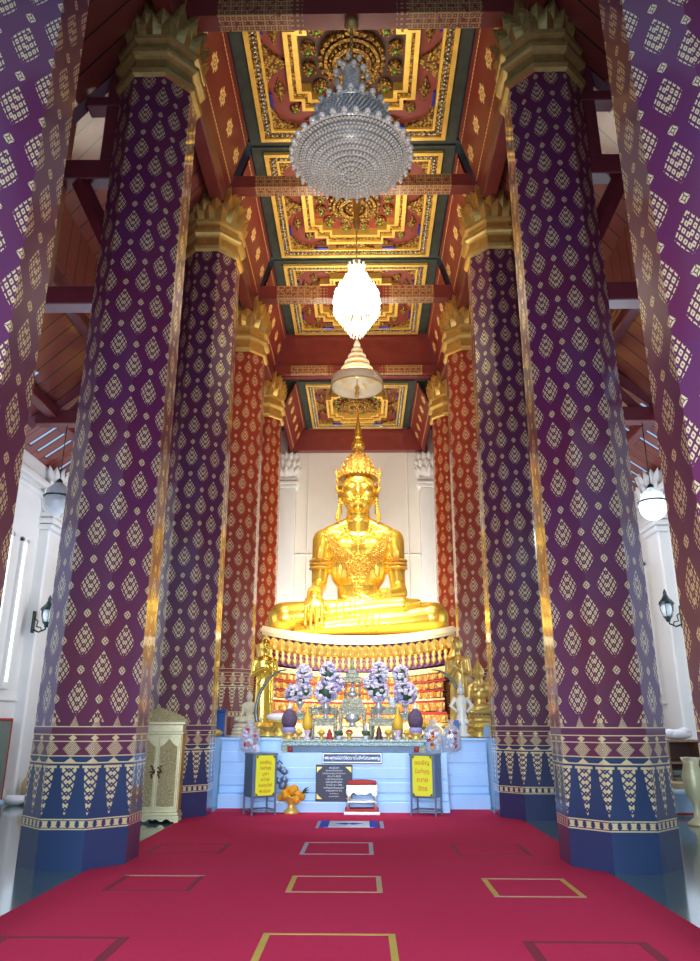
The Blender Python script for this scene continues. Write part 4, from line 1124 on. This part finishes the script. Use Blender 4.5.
def bouquet(x, y, z, lumps, label, vase_h=.28):
    t = thing('flower_vase', (x, y, z), label, 'flower arrangement', 'lavender flower arrangements')
    MB().lathe([(.07, 0), (.075, .015), (.03, .05), (.035, .09), (.075, .17), (.085, .22), (.05, vase_h - .02), (.075, vase_h)], 16).build('vase', M['silver'], t)
    w_, l_, g_ = MB(), MB(), MB()
    for (cx, cz, rx, rz, n) in lumps:
        for k in range(n):
            u = random.uniform(-1, 1); a = random.uniform(0, 2 * pi); s2 = sqrt(1 - u * u)
            p = Vector((cx + rx * s2 * cos(a), rx * .9 * s2 * sin(a), cz + rz * u)); r_ = random.uniform(.030, .044)
            tgt = l_ if (random.random() < (.34 if u < -.2 else .08)) else w_
            q = Matrix.Rotation(random.random() * 3, 3, 'X') @ Matrix.Rotation(random.random() * 3, 3, 'Z')
            for j in range(5):
                aa = 2 * pi * j / 5; tgt.ball(p + q @ Vector((cos(aa) * r_ * .7, sin(aa) * r_ * .7, 0)), (r_ * .62,) * 3, 5, 4, mi=1 if (tgt is w_ and random.random() < .42) else 0)
        for k in range(n // 4):
            a = random.uniform(0, 2 * pi); u = random.uniform(-1, .3); s2 = sqrt(1 - u * u)
            p = Vector((cx + rx * .95 * s2 * cos(a), rx * .85 * s2 * sin(a), cz + rz * u * 1.05)); d = Vector((cos(a), sin(a), .3)) * .06
            sd = Vector((-sin(a), cos(a), .2)) * .025
            g_.add([p - sd, p + d, p + sd, p - d * .5], [(0, 1, 2, 3)])
        g_.ball((cx, 0, cz), (rx * .72, rx * .65, rz * .75), 10, 8)
        g_.tube([(0, 0, vase_h - .05), (cx * .5, 0, (vase_h + cz) / 2), (cx, 0, cz)], .03, 6)
    w_.build('white_blossoms', [M['white_petal'], M['pink_petal']], t); l_.build('lilac_blossoms', M['lilac_petal'], t); g_.build('foliage', M['leaf'], t)
bouquet(-.55, 15.22, ZT + .40, [(0, .50, .20, .21, 100), (.04, .86, .14, .20, 70), (.22, .66, .10, .17, 45)], 'tall lavender and white flower arrangement immediately left of the shrine')
bouquet(.50, 15.22, ZT + .40, [(0, .52, .17, .20, 85), (.03, .84, .14, .22, 70), (-.17, .66, .11, .18, 50)], 'tall lavender and white flower arrangement immediately right of the shrine')
bouquet(-1.09, 15.50, ZT + .50, [(-.15, .38, .14, .15, 60), (.09, .42, .13, .14, 50), (.07, .72, .14, .24, 75)], 'outer left flower arrangement with lilac blooms, above the purple jar', .22)
bouquet(1.05, 15.50, ZT + .50, [(0, .38, .21, .22, 105), (-.08, .74, .14, .19, 60)], 'outer right flower arrangement with lilac blooms, above the purple jar', .2)

for sx, lb in ((-1, 'left'), (1, 'right')):
    x = -1.26 if sx < 0 else 1.22
    t = thing('folded_leaf_offering', (x, 15.10, ZT), 'purple bulb-shaped leaf offering with white cap at the %s end of the altar slab' % lb, 'offering', 'purple folded offerings')
    MB().lathe([(.11, 0), (.12, .03), (.07, .06), (.12, .10), (.135, .12)], 16).build('stand', M['gold_flat'], t)
    MB().lathe([(.13, .12), (.135, .20), (.10, .24)], 16).build('fringe', M['lilac_petal'], t)
    MB().lathe([(.11, .22), (.145, .30), (.155, .38), (.13, .46), (.09, .53), (.05, .57)], 20).build('bulb', M['purple'], t)
    MB().lathe([(.05, .565), (.04, .60), (.015, .65), (.004, .70)], 12).build('white_cap', M['white'], t)
    x2 = -.90 if sx < 0 else .87
    t = thing('cone_offering', (x2, 15.06, ZT), 'yellow pointed cone offering on pink stand, %s of the central table' % lb, 'offering', 'yellow cone offerings')
    MB().lathe([(.06, 0), (.065, .02), (.03, .07), (.07, .15), (.075, .17)], 14).build('stand', M['pink_petal'], t)
    MB().lathe([(.06, .17), (.095, .22), (.10, .30), (.075, .40), (.03, .50), (.018, .60), (.003, .68)], 18).build('cone', M['ycone'], t)
    t = thing('lotus_pot', (-.02 + sx * .26, 15.04, ZT), 'tiny pot with pink lotus bud on the altar slab, %s of centre' % lb, 'flower pot', 'tiny lotus bud pots')
    MB().lathe([(.035, 0), (.05, .04), (.045, .07)], 12).build('pot', M['white'], t)
    g = MB(); 
    for k in range(12): a = k * .7; g.ball((cos(a) * .05, sin(a) * .04, .10 + .02 * (k % 3)), (.04, .03, .03), 6, 4)
    g.build('leaves', M['leaf'], t); MB().ball((0, 0, .20), (.03, .03, .055), 8, 6).tube([(0, 0, .1), (0, 0, .16)], .008).build('bud', M['pink_petal'], t)
# little offerings beneath the tables
def small_cone(x, y, z, r, h, mat, label, grp):
    o = MB().lathe([(r, 0), (r * 1.1, h * .1), (r * .75, h * .25), (r * .8, h * .5), (r * .45, h * .8), (r * .1, h)], 12).build('offering_cone', mat); o.location = (x, y, z)
    tag(o, label, 'offering', grp)
small_cone(.50, 15.02, ZT, .07, .26, M['brown'], 'dark brown cone offering before the right low table', None)
small_cone(-.46, 15.02, ZT, .07, .20, M['red'], 'dark red cone offering before the left low table', None)
for x, lb in ((-.62, 'before the left low table'), (.68, 'before the right low table'), (-1.06, 'beside the left yellow cone'), (1.04, 'beside the right yellow cone'), (-.08, 'on the slab before the central table')):
    t = thing('offering_bowl', (x, 15.02, ZT), 'little gold footed offering bowl ' + lb, 'bowl', 'little gold offering bowls')
    MB().lathe([(.05, 0), (.055, .015), (.025, .05), (.03, .07), (.085, .12), (.09, .135), (.07, .13), (.02, .10)], 16).build('bowl', M['gold_flat'], t)
    MB().ball((0, 0, .14), (.065, .065, .05), 10, 6).build('contents', M['ycone'] if x != -.08 else M['red'], t)
t = thing('incense_burner', (-.02, 15.25, ZT + .25), 'round silvery incense urn on the shelf of the central altar table', 'urn')
MB().lathe([(.07, 0), (.08, .02), (.05, .05), (.13, .10), (.15, .16), (.12, .20), (.14, .23), (.13, .23), (.1, .18)], 20).build('bowl', M['silver'], t)
for s_ in (-1, 1): MB().tube([(s_ * .13, 0, .13), (s_ * .20, 0, .17), (s_ * .19, 0, .24), (s_ * .15, 0, .22)], .015).build('handle', M['silver'], t)
for k, (x, y, z, mat, lb) in enumerate(((-.62, 15.56, ZT + .62, 'white', 'white carved peacock ornament on the rear left altar table'), (.80, 15.6, ZT + .62, 'white', 'white carved ornament on the rear right altar table'))):
    o = MB().ball((0, 0, .10), (.10, .05, .08), 12, 8).tube([(-.06, 0, .12), (-.10, 0, .24), (-.07, 0, .32)], [.04, .025, .02], 8).tube([(.05, 0, .1), (.18, 0, .2), (.20, 0, .34)], [.05, .07, .02], 8).lathe([(.07, 0), (.05, .03)], 12).build('bird_ornament', M[mat]); o.location = (x, y, z)
    tag(o, lb, 'ornament')

# elephant tusks on stands
for sx, x, lb in ((-1, -2.02, 'left'), (1, 2.26, 'right')):
    t = thing('elephant_tusk', (x, 16.35, ZP), 'curved dark elephant tusk on gold stand at the %s of the throne' % lb, 'tusk')
    P_ = [(sx * .0, 0, .15), (sx * .08, 0, .5), (sx * .02, 0, .85), (-sx * .14, 0, 1.15), (-sx * .35, 0, 1.33), (-sx * .56, 0, 1.38)]
    cv = []
    for i in range(len(P_) - 1):
        for k in range(5):
            a, b_, c, d = [Vector(P_[max(0, min(len(P_) - 1, i + j))]) for j in (-1, 0, 1, 2)]; u = k / 5
            cv.append(.5 * ((2 * b_) + (c - a) * u + (2 * a - 5 * b_ + 4 * c - d) * u * u + (3 * b_ - a - 3 * c + d) * u ** 3))
    cv.append(Vector(P_[-1])); n = len(cv)
    MB().tube(cv, [.050 * (1 - .80 * (k / (n - 1)) ** 1.6) for k in range(n)], 12).build('tusk', M['tusk'], t)
    MB().lathe([(.14, 0), (.15, .04), (.08, .09), (.10, .18), (.12, .24), (.09, .30)], 14).build('gilt_socket', M['gold_flat'], t)
t = thing('white_figurine', (2.24, 15.95, ZP), 'pale ornate figurine standing before the right disciple statue', 'figurine')
f_ = MB().lathe([(.16, 0), (.17, .05), (.10, .10), (.13, .3), (.09, .5), (.12, .72), (.06, .84)], 14).ball((0, 0, .93), (.075, .07, .09), 12, 8).lathe([(.07, .98), (.03, 1.08), (.004, 1.2)], 10)
for s_ in (-1, 1): f_.tube([(s_ * .1, 0, .78), (s_ * .22, 0, .62), (s_ * .10, -.08, .5)], [.05, .04, .03], 8); f_.ball((s_ * .08, -.1, .3), .06, 8, 6)
f_.build('figure', M['ivory'], t)
o = MB().ball((0, 0, 0), (.30, .16, .09), 12, 6).build('draped_cloth', M['white']); o.location = (-1.62, 16.6, ZP + .10 + .3)
tag(o, 'white draped cloth on a gold stand near the left tusk', 'cloth')
t = thing('offering_stand', (-1.62, 16.6, ZP), 'gold stand under the white cloth near the left tusk', 'stand')
MB().lathe([(.2, 0), (.21, .05), (.1, .1), (.12, .22), (.24, .30), (.25, .32)], 16).build('stand', M['gold_flat'], t)
for x, lb in ((2.0, 'beside the right tusk'), (2.62, 'under the gold figure at right'), (-1.80, 'left of the purple leaf offering'), (1.55, 'behind the clear gift bags')):
    t = thing('gold_tray_stand', (x, 16.1, ZP), 'gold footed tray with small offerings ' + lb, 'tray', 'gold footed trays')
    MB().lathe([(.15, 0), (.16, .03), (.08, .08), (.10, .12), (.18, .20), (.19, .22), (.15, .21)], 16).build('tray', M['gold_flat'], t)
    m_ = MB()
    for k in range(6): m_.ball((random.uniform(-.1, .1), random.uniform(-.08, .08), .24), .05, 7, 5)
    m_.build('offerings', M['ycone'] if x > 0 else M['orange'], t)
t = thing('blue_bottle_pack', (2.74, 15.98, ZP), 'blue-wrapped pack standing by the gold tray at the right column', 'package')
MB().bbox(-.07, .07, -.06, .06, 0, .20, .02).ball((0, 0, .22), (.06, .05, .05), 8, 6).build('pack', M['paleblue'], t)
t = thing('blue_crate', (-2.92, 16.6, ZP), 'royal blue box standing on the platform beside the left third column', 'box')
MB().bbox(-.14, .14, -.14, .14, 0, .50, .015).build('body', M['blue_box'], t); MB().bbox(-.15, .15, -.15, .15, .50, .55, .01).build('lid', M['blue_box'], t)
t = thing('gold_tray_stand', (-2.88, 16.0, ZP), 'gold tray with lid in front of the royal blue box', 'tray', 'gold footed trays')
MB().lathe([(.08, 0), (.16, .06), (.17, .09), (.08, .14), (.02, .16)], 16).build('tray', M['gold_flat'], t)

# gift bags
def gift_bag(x, y, z, w_, h, label, mats):
    t = thing('gift_bag', (x, y, z), label, 'bag', None)
    s_ = MB(); n = 10
    pr = [(w_ * .6, 0), (w_, h * .1), (w_ * 1.05, h * .4), (w_ * .85, h * .7), (w_ * .25, h * .86), (w_ * .5, h)]
    s_.lathe(pr, 9, sy=.45, sm=False); s_.build('clear_wrap', M['bag'], t)
    for k, mt in enumerate(mats):
        i_ = MB()
        for j in range(9): i_.ball((random.uniform(-w_, w_) * .6, random.uniform(-.2, .2) * w_ - w_ * .25, random.uniform(.12, .68) * h), (w_ * random.uniform(.14, .28), w_ * .14, w_ * random.uniform(.14, .28)), 6, 4)
        i_.build('packed_gifts', M[mt], t)
    return t
gift_bag(-2.05, 15.28, 1.05 - .0, .20, .60, 'clear gift bag with pink contents hanging over the left marble edge', ('pink_petal', 'red'))
gift_bag(1.56, 15.18, 1.05, .20, .62, 'clear gift bag with orange and white contents on the right step, inner one', ('white', 'orange', 'red'))
gift_bag(1.92, 15.20, 1.06, .18, .60, 'clear gift bag with red and white contents on the right step, outer one', ('white', 'red', 'paleblue'))
t = thing('round_tag', (-1.93, 15.30, 1.10), 'white round tag hanging below the pink gift bag at left', 'tag')
MB().lathe([(.085, -.008), (.09, 0), (.085, .008)], 18, mat=Matrix.Rotation(pi / 2, 3, 'X')).build('disc', M['white'], t)
o = MB().bbox(-.06, .06, -.03, .03, 0, .34, .01).build('blue_ribbon_box', M['blue_box']); o.location = (2.06, 15.55, ZP); tag(o, 'narrow blue box standing beside the right gift bags', 'box')

# ------------------------------------------------------------------ hanging things
def chain(mb, x, y, z0, z1, r=.018):
    mb.tube([(x, y, z0), (x, y, z1)], r, 6)
    z = z0
    while z < z1: mb.ball((x, y, z), (r * 2, r * 2, r * 2.6), 6, 4); z += .12
t = thing('crystal_chandelier', (.03, YS[1], 10.1), 'big unlit crystal bowl chandelier hanging from the top cross beam', 'chandelier')
c_ = MB(); chain(c_, 0, 0, 2.3, 3.36); c_.build('chain', M['gold_dim'], t)
MB().lathe([(.03, 3.18), (.10, 3.22), (.13, 3.28), (.12, 3.37)], 14).build('ceiling_rose', M['gold_dim'], t)
MB().lathe([(.05, 2.35), (.14, 2.30), (.16, 2.2), (.15, 1.6), (.18, 1.35)], 20).build('glass_stem', M['crystal'], t)
bd = MB()
for j in range(30):                      # shallow dish of strung beads
    q = j / 29; r_ = .94 * q; z = .02 + .34 * q ** 2.4 + (.03 if j % 3 == 0 else 0)
    n = max(3, int(2 * pi * r_ / .060))
    for k in range(n):
        a = 2 * pi * (k + .5 * (j % 2)) / n; bd.octa((cos(a) * r_, sin(a) * r_, z), .026, .034)
for j in range(14):
    q = j / 13; r_ = .94 - .40 * q; z = .38 + .80 * q ** 1.2
    n = int(2 * pi * r_ / .07)
    for k in range(n): a = 2 * pi * k / n; bd.octa((cos(a) * r_, sin(a) * r_, z), .028, .036)
for j in range(12):
    q = j / 11; r_ = .58 - .40 * q ** .8; z = 1.20 + .34 * q
    n = int(2 * pi * r_ / .07)
    for k in range(n): a = 2 * pi * k / n; bd.octa((cos(a) * r_, sin(a) * r_, z), .03, .04)
o = bd.build('bead_strings', M['crystal'], t); o['kind'] = 'stuff'
MB().lathe([(.02, .06), (.5, .12), (.88, .36), (.54, 1.10), (.3, 1.3)], 32, caps=False).build('inner_glass_bowl', plain('smoky_glass', (.34, .34, .34), .35, .2, nz=.4, nscale=18), t)
for (nm, r_, z, n, rr) in (('scalloped_rim', .98, .40, 34, .058), ('scalloped_rim', .60, 1.26, 20, .06), ('scalloped_rim', .27, 2.12, 9, .06), ('scalloped_rim', .22, 2.34, 7, .05)):
    g0 = MB().ball((0, 0, 0), rr, 8, 6).ball((.01, 0, -rr * 1.25), rr * .6, 6, 5).build('crystal_globe', M['crystal'], t)
    for k in range(n):
        a = 2 * pi * k / n; g = g0 if k == 0 else g0.copy()
        if k: COL.objects.link(g)
        g.location = (cos(a) * r_, sin(a) * r_, z); g.rotation_euler = (0, 0, a)
MB().lathe([(.93, .35), (.96, .37), (.93, .40)], 40, caps=False).lathe([(.56, 1.17), (.59, 1.19), (.56, 1.22)], 32, caps=False).build('metal_hoop', M['silver'], t)

t = thing('lit_chandelier', (.08, YS[2], 9.8), 'brightly lit crystal chandelier hanging in the middle of the nave', 'chandelier')
c_ = MB(); chain(c_, 0, 0, 1.65, 3.2, .012); c_.build('cord', M['gold_dim'], t)
MB().lathe([(.01, 2.75), (.07, 2.88), (.10, 3.05), (.06, 3.2), (.09, 3.35), (.10, 3.6), (.15, 3.9)], 14).build('gilt_finial', M['gold_leaf'], t)
b_ = MB(); prf = [(.50, .84), (.48, 1.0), (.40, 1.18), (.30, 1.3), (.24, 1.45), (.15, 1.6), (.12, 1.7)]
for (r_, z) in prf:
    n = int(r_ / .045) + 5
    for rr in (r_, r_ * .6):
        for k in range(n):
            a = 2 * pi * k / n + z; b_.octa((cos(a) * rr, sin(a) * rr, z), .055, .14)
b_.lathe([(.05, .70), (.36, .74), (.43, .88), (.35, 1.1), (.20, 1.3), (.10, 1.6), (.03, 1.7)], 24)
b_.build('glowing_crystals', M['lit'], t)
b_ = MB()
for j in range(7):
    r_ = .52 - .062 * j; n = 30 - 3 * j
    for k in range(n):
        a = 2 * pi * (k + .5 * (j % 2)) / n; z0 = .70 - .095 * j
        b_.octa((cos(a) * r_, sin(a) * r_, z0), .020, .06); b_.octa((cos(a) * r_, sin(a) * r_, z0 - .11), .024, .05)
b_.lathe([(.05, .02), (.09, .08), (.03, .16), (.12, .3), (.03, .6)], 12)
b_.build('hanging_prisms', M['dimlit'], t)
b_ = MB()
for k in range(10):
    a = 2 * pi * k / 10; b_.tube([(cos(a) * .1, sin(a) * .1, 1.62), (cos(a) * .18, sin(a) * .18, 1.74), (cos(a) * .20, sin(a) * .20, 1.84)], [.02, .02, .03], 6)
b_.build('crown_arms', M['dimlit'], t)

t = thing('tiered_parasol', (.03, 22, 11.92), 'five-tiered cream ceremonial parasol hanging above the statue crown', 'parasol')
for (r_, z0, h) in ((.86, .20, .34), (.54, .74, .15), (.42, .99, .15), (.31, 1.23, .14), (.19, 1.46, .14)):
    tr = MB(); tr.lathe([(r_ * 1.0, z0), (r_ * 1.02, z0 + .02), (r_ * .99, z0 + h), (r_ * .90, z0 + h + .04), (r_ * .45, z0 + h + .10)], 40, caps=False)
    tr.lathe([(r_ * .98, z0 + .01), (r_ * .95, z0 + h - .03), (r_ * .05, z0 + h + .05)], 40, caps=False)
    tr.build('tier', M['fabric'], t)
    tm = MB(); tm.lathe([(r_ * 1.0, z0 - .01), (r_ * 1.035, z0 + .01), (r_ * 1.02, z0 + .035)], 40, caps=False); tm.lathe([(r_ * .975, z0 + h * .68), (r_ * .965, z0 + h * .74)], 40, caps=False)
    if r_ > .8:
        for k in range(12):
            a = 2 * pi * k / 12; tm.add([(cos(a) * .3, sin(a) * .3, z0 + h - .02), (cos(a + .08) * .5, sin(a + .08) * .5, z0 + h - .06), (cos(a) * .72, sin(a) * .72, z0 + h - .11), (cos(a - .08) * .5, sin(a - .08) * .5, z0 + h - .06)], [(0, 1, 2, 3)])
    tm.build('gold_trim', M['gold_flat'], t)
MB().lathe([(.10, 1.66), (.12, 1.8), (.06, 1.95), (.02, 2.1)], 14).build('top_finial', M['fabric'], t)
MB().tube([(0, 0, .1), (0, 0, 3.30)], .016).build('pole', M['gold_flat'], t)
MB().lathe([(.03, .30), (.09, .22), (.05, .12), (.08, .02), (.05, -.12), (.02, -.16)], 14).build('bottom_finial', M['gold_leaf'], t)

# aisle lamps
def globe_lamp(x, y, z, lit, label):
    t = thing('globe_pendant', (x, y, z), label, 'hanging lamp', 'round glass pendant lamps in the aisles')
    MB().ball((0, 0, 0), (.27, .27, .28), 20, 14).build('glass_globe', M['globe'] if lit else M['unglobe'], t)
    MB().tube([(cos(a) * .275, sin(a) * .275, .10) for a in [2 * pi * k / 24 for k in range(24)]], .018, 6, closed=True).build('band', M['iron'], t)
    MB().lathe([(.26, .10), (.22, .26), (.12, .36), (.05, .42)], 20, caps=False).build('glass_cap', M['unglobe'], t)
    MB().lathe([(.06, .38), (.07, .44), (.02, .5)], 10).tube([(0, 0, .45), (0, 0, 7.66 - z)], .01).build('cord', M['iron'], t)
globe_lamp(6.14, YS[2] - .0, 5.80, True, 'lit round glass lamp hanging in the right aisle')
globe_lamp(-6.16, YS[2] - .0, 5.95, False, 'unlit round glass lamp hanging in the left aisle, half hidden by the column')
def lantern(x, y, z, sx, label):
    t = thing('wall_lantern', (x, y, z), label, 'wall lantern', 'dark iron wall lanterns')
    MB().bbox(sx * .30 - .02, sx * .30 + .02, -.06, .06, -.38, .10, .008).build('wall_plate', M['iron'], t)
    MB().tube([(sx * .30, 0, -.30), (sx * .16, 0, -.36), (sx * .02, 0, -.30), (0, 0, -.22)], .018).tube([(sx * .30, 0, -.05), (sx * .2, 0, -.12), (sx * .22, 0, -.24), (sx * .12, 0, -.26), (sx * .1, 0, -.32)], .014).build('scroll_bracket', M['iron'], t)
    MB().ball((0, 0, 0), (.13, .13, .17), 12, 8, sm=False).build('glass_body', M['unglobe'], t)
    MB().lathe([(.17, .12), (.15, .17), (.09, .24), (.07, .27), (.04, .34), (.045, .37), (.005, .46)], 12, sm=False).lathe([(.04, -.26), (.06, -.2), (.10, -.15)], 10).build('roof_and_base', M['iron'], t)
    cg = MB()
    for k in range(6): a = 2 * pi * k / 6; cg.tube([(cos(a) * .09, sin(a) * .09, -.15), (cos(a) * .14, sin(a) * .14, 0), (cos(a) * .145, sin(a) * .145, .13)], .008, 5)
    cg.build('cage', M['iron'], t)
lantern(6.84, 16.15, 3.95, 1, 'dark iron lantern on a scroll bracket on the right aisle pilaster')
lantern(-6.84, 16.3, 3.85, -1, 'dark iron lantern on the left aisle pilaster, mostly behind the column')

# ------------------------------------------------------------------ clutter in the aisles
t = thing('leaning_board', (-7.2, 15.45, 0), 'grey board with red edge standing against the left aisle wall', 'board')
MB().bbox(-.16, .16, -.30, .26, 0, 1.62, .01).build('panel', M['cushion'], t); MB().bbox(-.17, .17, .26, .30, 0, 1.66, .008).bbox(-.17, .17, -.32, .30, 1.62, 1.67, .008).build('red_edge', M['red'], t)
def bottle(x, y, h, r, mat, label):
    o = MB().lathe([(r, 0), (r, h * .6), (r * .5, h * .78), (r * .35, h * .8), (r * .35, h * .97), (r * .1, h)], 12).build('bottle', mat); o.location = (x, y, 0); tag(o, label, 'bottle')
bottle(-6.90, 16.55, .62, .13, M['card'], 'tall amber bottle on the left aisle floor beside the leaning board')
bottle(-6.50, 16.3, .66, .13, M['violet'], 'bottle with violet cap on the left aisle floor')
for x, y, rx, mt, lb in ((-6.85, 15.9, .24, 'white', 'white bundle on the left aisle floor'), (-6.55, 16.0, .20, 'teal', 'teal bundle on the left aisle floor beside the white one'), (-6.90, 15.1, .20, 'paleblue', 'pale blue bundle nearest the camera on the left aisle floor')):
    b_ = MB(); b_.ball((0, 0, .10), (rx, .16, .10), 12, 8)
    for k in range(5): b_.ball((random.uniform(-rx, rx) * .7, random.uniform(-.1, .1), .12), (.09, .08, .07), 8, 5)
    o = b_.build('cloth_bundle', M[mt]); o.location = (x, y, 0); tag(o, lb, 'bundle', 'bundles on the left aisle floor')
t = thing('open_shelf', (6.62, 15.9, 0), 'dark wooden open shelf standing against the right aisle wall', 'shelf')
s_ = MB()
for x in (-.34, .34): s_.bbox(x - .02, x + .02, -.3, .3, 0, 1.28, .006)
for z in (.02, .45, .85, 1.26): s_.bbox(-.34, .34, -.3, .3, z - .02, z + .02, .005)
s_.build('frame', M['raw_wood'], t); MB().bbox(-.34, .34, .28, .30, 0, 1.28, .004).build('back', M['brown'], t)
for k, (z, mt, lb) in enumerate(((.47, 'cushion', 'lower'), (.60, 'cushion', 'upper'))):
    o = MB().bbox(-.28, .28, -.24, .2, 0, .12, .04).build('folded_cushion', M[mt]); o.location = (6.57, 15.85, z); tag(o, 'grey-green folded cushion on the wooden shelf, %s of the pair' % lb, 'cushion', 'folded cushions')
o = MB().ball((0, 0, .1), (.3, .2, .1), 12, 8).ball((.15, 0, .16), (.15, .15, .08), 8, 6).ball((-.18, -.05, .12), (.14, .12, .09), 8, 6).build('cloth_pile', M['white']); o.location = (6.57, 15.8, 1.28); tag(o, 'pile of white and blue cloth on top of the wooden shelf', 'cloth')
o = MB().bbox(-.34, .34, -.22, .22, 0, .52, .01).build('cardboard_box', M['card']); o.location = (6.3, 15.32, 0); tag(o, 'open cardboard box behind the pale blue chest in the right aisle', 'box')
t = thing('pale_blue_chest', (6.42, 14.72, 0), 'pale blue cloth-covered chest on the right aisle floor', 'chest')
MB().bbox(-.60, .60, -.3, .3, 0, .42, .03).build('cover', M['paleblue'], t); MB().bbox(-.61, .61, -.31, -.295, .03, .07, .003).build('red_trim', M['red'], t)
t = thing('brass_urn', (5.72, 13.3, 0), 'tall brass urn on a foot in the right aisle', 'urn')
MB().lathe([(.16, 0), (.17, .04), (.06, .12), (.05, .3), (.14, .5), (.17, .75), (.12, .95), (.16, 1.05)], 18).build('urn', M['cabf'], t)

# ------------------------------------------------------------------ light
wd = bpy.data.worlds.new('world'); scn.world = wd; wd.use_nodes = True
bg = wd.node_tree.nodes['Background']; bg.inputs[0].default_value = (.45, .66, 1.0, 1); bg.inputs[1].default_value = .8
def area(name, loc, target, sx, sy, power, color, spread=pi):
    l = bpy.data.lights.new(name, 'AREA'); l.shape = 'RECTANGLE'; l.size = sx; l.size_y = sy; l.energy = power; l.color = color; l.spread = spread
    o = bpy.data.objects.new(name, l); COL.objects.link(o); o.location = loc
    d = Vector(target) - Vector(loc); o.rotation_euler = d.to_track_quat('-Z', 'Y').to_euler(); return o
def point(name, loc, power, color, r=.2):
    l = bpy.data.lights.new(name, 'POINT'); l.energy = power; l.color = color; l.shadow_soft_size = r
    o = bpy.data.objects.new(name, l); COL.objects.link(o); o.location = loc; return o
WARM = (1, .86, .62); COOL = (.56, .74, 1)
def spot(name, loc, target, power, color, ang, r=.15, blend=.5):
    l = bpy.data.lights.new(name, 'SPOT'); l.energy = power; l.color = color; l.spot_size = radians(ang); l.spot_blend = blend; l.shadow_soft_size = r
    o = bpy.data.objects.new(name, l); COL.objects.link(o); o.location = loc
    o.rotation_euler = (Vector(target) - Vector(loc)).to_track_quat('-Z', 'Y').to_euler(); return o
area('doorway_daylight', (0, -3.2, 2.9), (0, 8, -.4), 7, 3.4, 900, (.70, .82, 1), spread=radians(110))
for sx in (-1, 1):
    area('aisle_daylight', (sx * 6.9, 9.5, 3.2), (0, 9.5, 3.0), 6, 3.4, 34, (.36, .56, 1))
    area('aisle_daylight', (sx * 6.9, 18.5, 3.5), (0, 18.5, 3.5), 5, 4, 70, (.60, .78, 1))
    area('aisle_uplight', (sx * 5.6, 14, 5.0), (sx * 5.6, 14, 14), 1.5, 12, 70, (.62, .72, 1))
    spot('statue_floodlight', (sx * 1.6, 18.2, 12.9), (0, 21.6, 6.6), 3300, WARM, 44, .4)
    spot('statue_floodlight', (sx * 1.9, 16.2, 3.4), (sx * .4, 21.8, 6.4), 620, WARM, 42, .3)  # unseen low pair added to brighten the statue from the front
    spot('altar_fill_spot', (sx * 1.8, 13.2, 8.0), (0, 15.6, 2.0), 620, (1, .92, .80), 40, .3)  # unseen fill spots added to brighten the altar tables
    spot('throne_spot', (sx * 1.5, 16.6, 9.5), (sx * .7, 20.6, 2.7), 1500, (1, .88, .66), 38, .3)
spot('platform_fill', (0, 6.0, 7.5), (0, 15, .6), 1900, (.50, .72, 1), 34, .5)  # unseen cool fill added to brighten the marble front
spot('throne_fill_spot', (0, 15.7, 4.6), (0, 20.6, 2.7), 2400, (1, .92, .74), 66, .25)  # unseen fill added to lift the shade below the throne rim
for sx in (-1, 1): area('aisle_wall_fill', (sx * 4.4, 15.5, 4.2), (sx * 7.4, 16.5, 3.6), 1.0, 5, 90, (.84, .90, 1))  # unseen fill panels added to whiten the aisle walls
spot('chandelier_fill_spot', (0, 4.2, 2.6), (.03, YS[1], 10.4), 1500, (1, .92, .80), 17, .3)  # unseen fill added from below to brighten the unlit crystals
area('back_wall_fill', (0, 24.6, 3.0), (0, 28.4, 8), 4.6, 1.0, 560, (1, .97, .87))  # unseen fill behind the throne, added to brighten the back wall
for y, p in ((12.1, 62), (16.8, 130), (21.4, 125)): area('coffer_fill', (0, y, 12.6), (0, y, 15), 2.6, 2.6, p, (1, .86, .64), spread=radians(150))  # unseen fill panels below the coffers, added to light the gilding
area('coffer_fill', (0, 26.1, 11.9), (0, 26.1, 13.3), 2, 2, 36, (1, .82, .58))
point('chandelier_lamp', (.08, YS[2], 10.5), 200, (1, .88, .68), .5)
point('globe_lamp_light', (5.7, 14.2, 5.4), 25, (.85, .97, 1), .3)
for sx in (-1, 1):
    area('capital_spot', (sx * 1.3, 20.5, 10.2), (sx * 3.2, 23.2, 10), .6, .6, 30, (1, .72, .42))
    area('capital_spot', (sx * 1.2, 15.8, 9.8), (sx * 3.1, 18.6, 9), .6, .6, 34, (1, .74, .46))
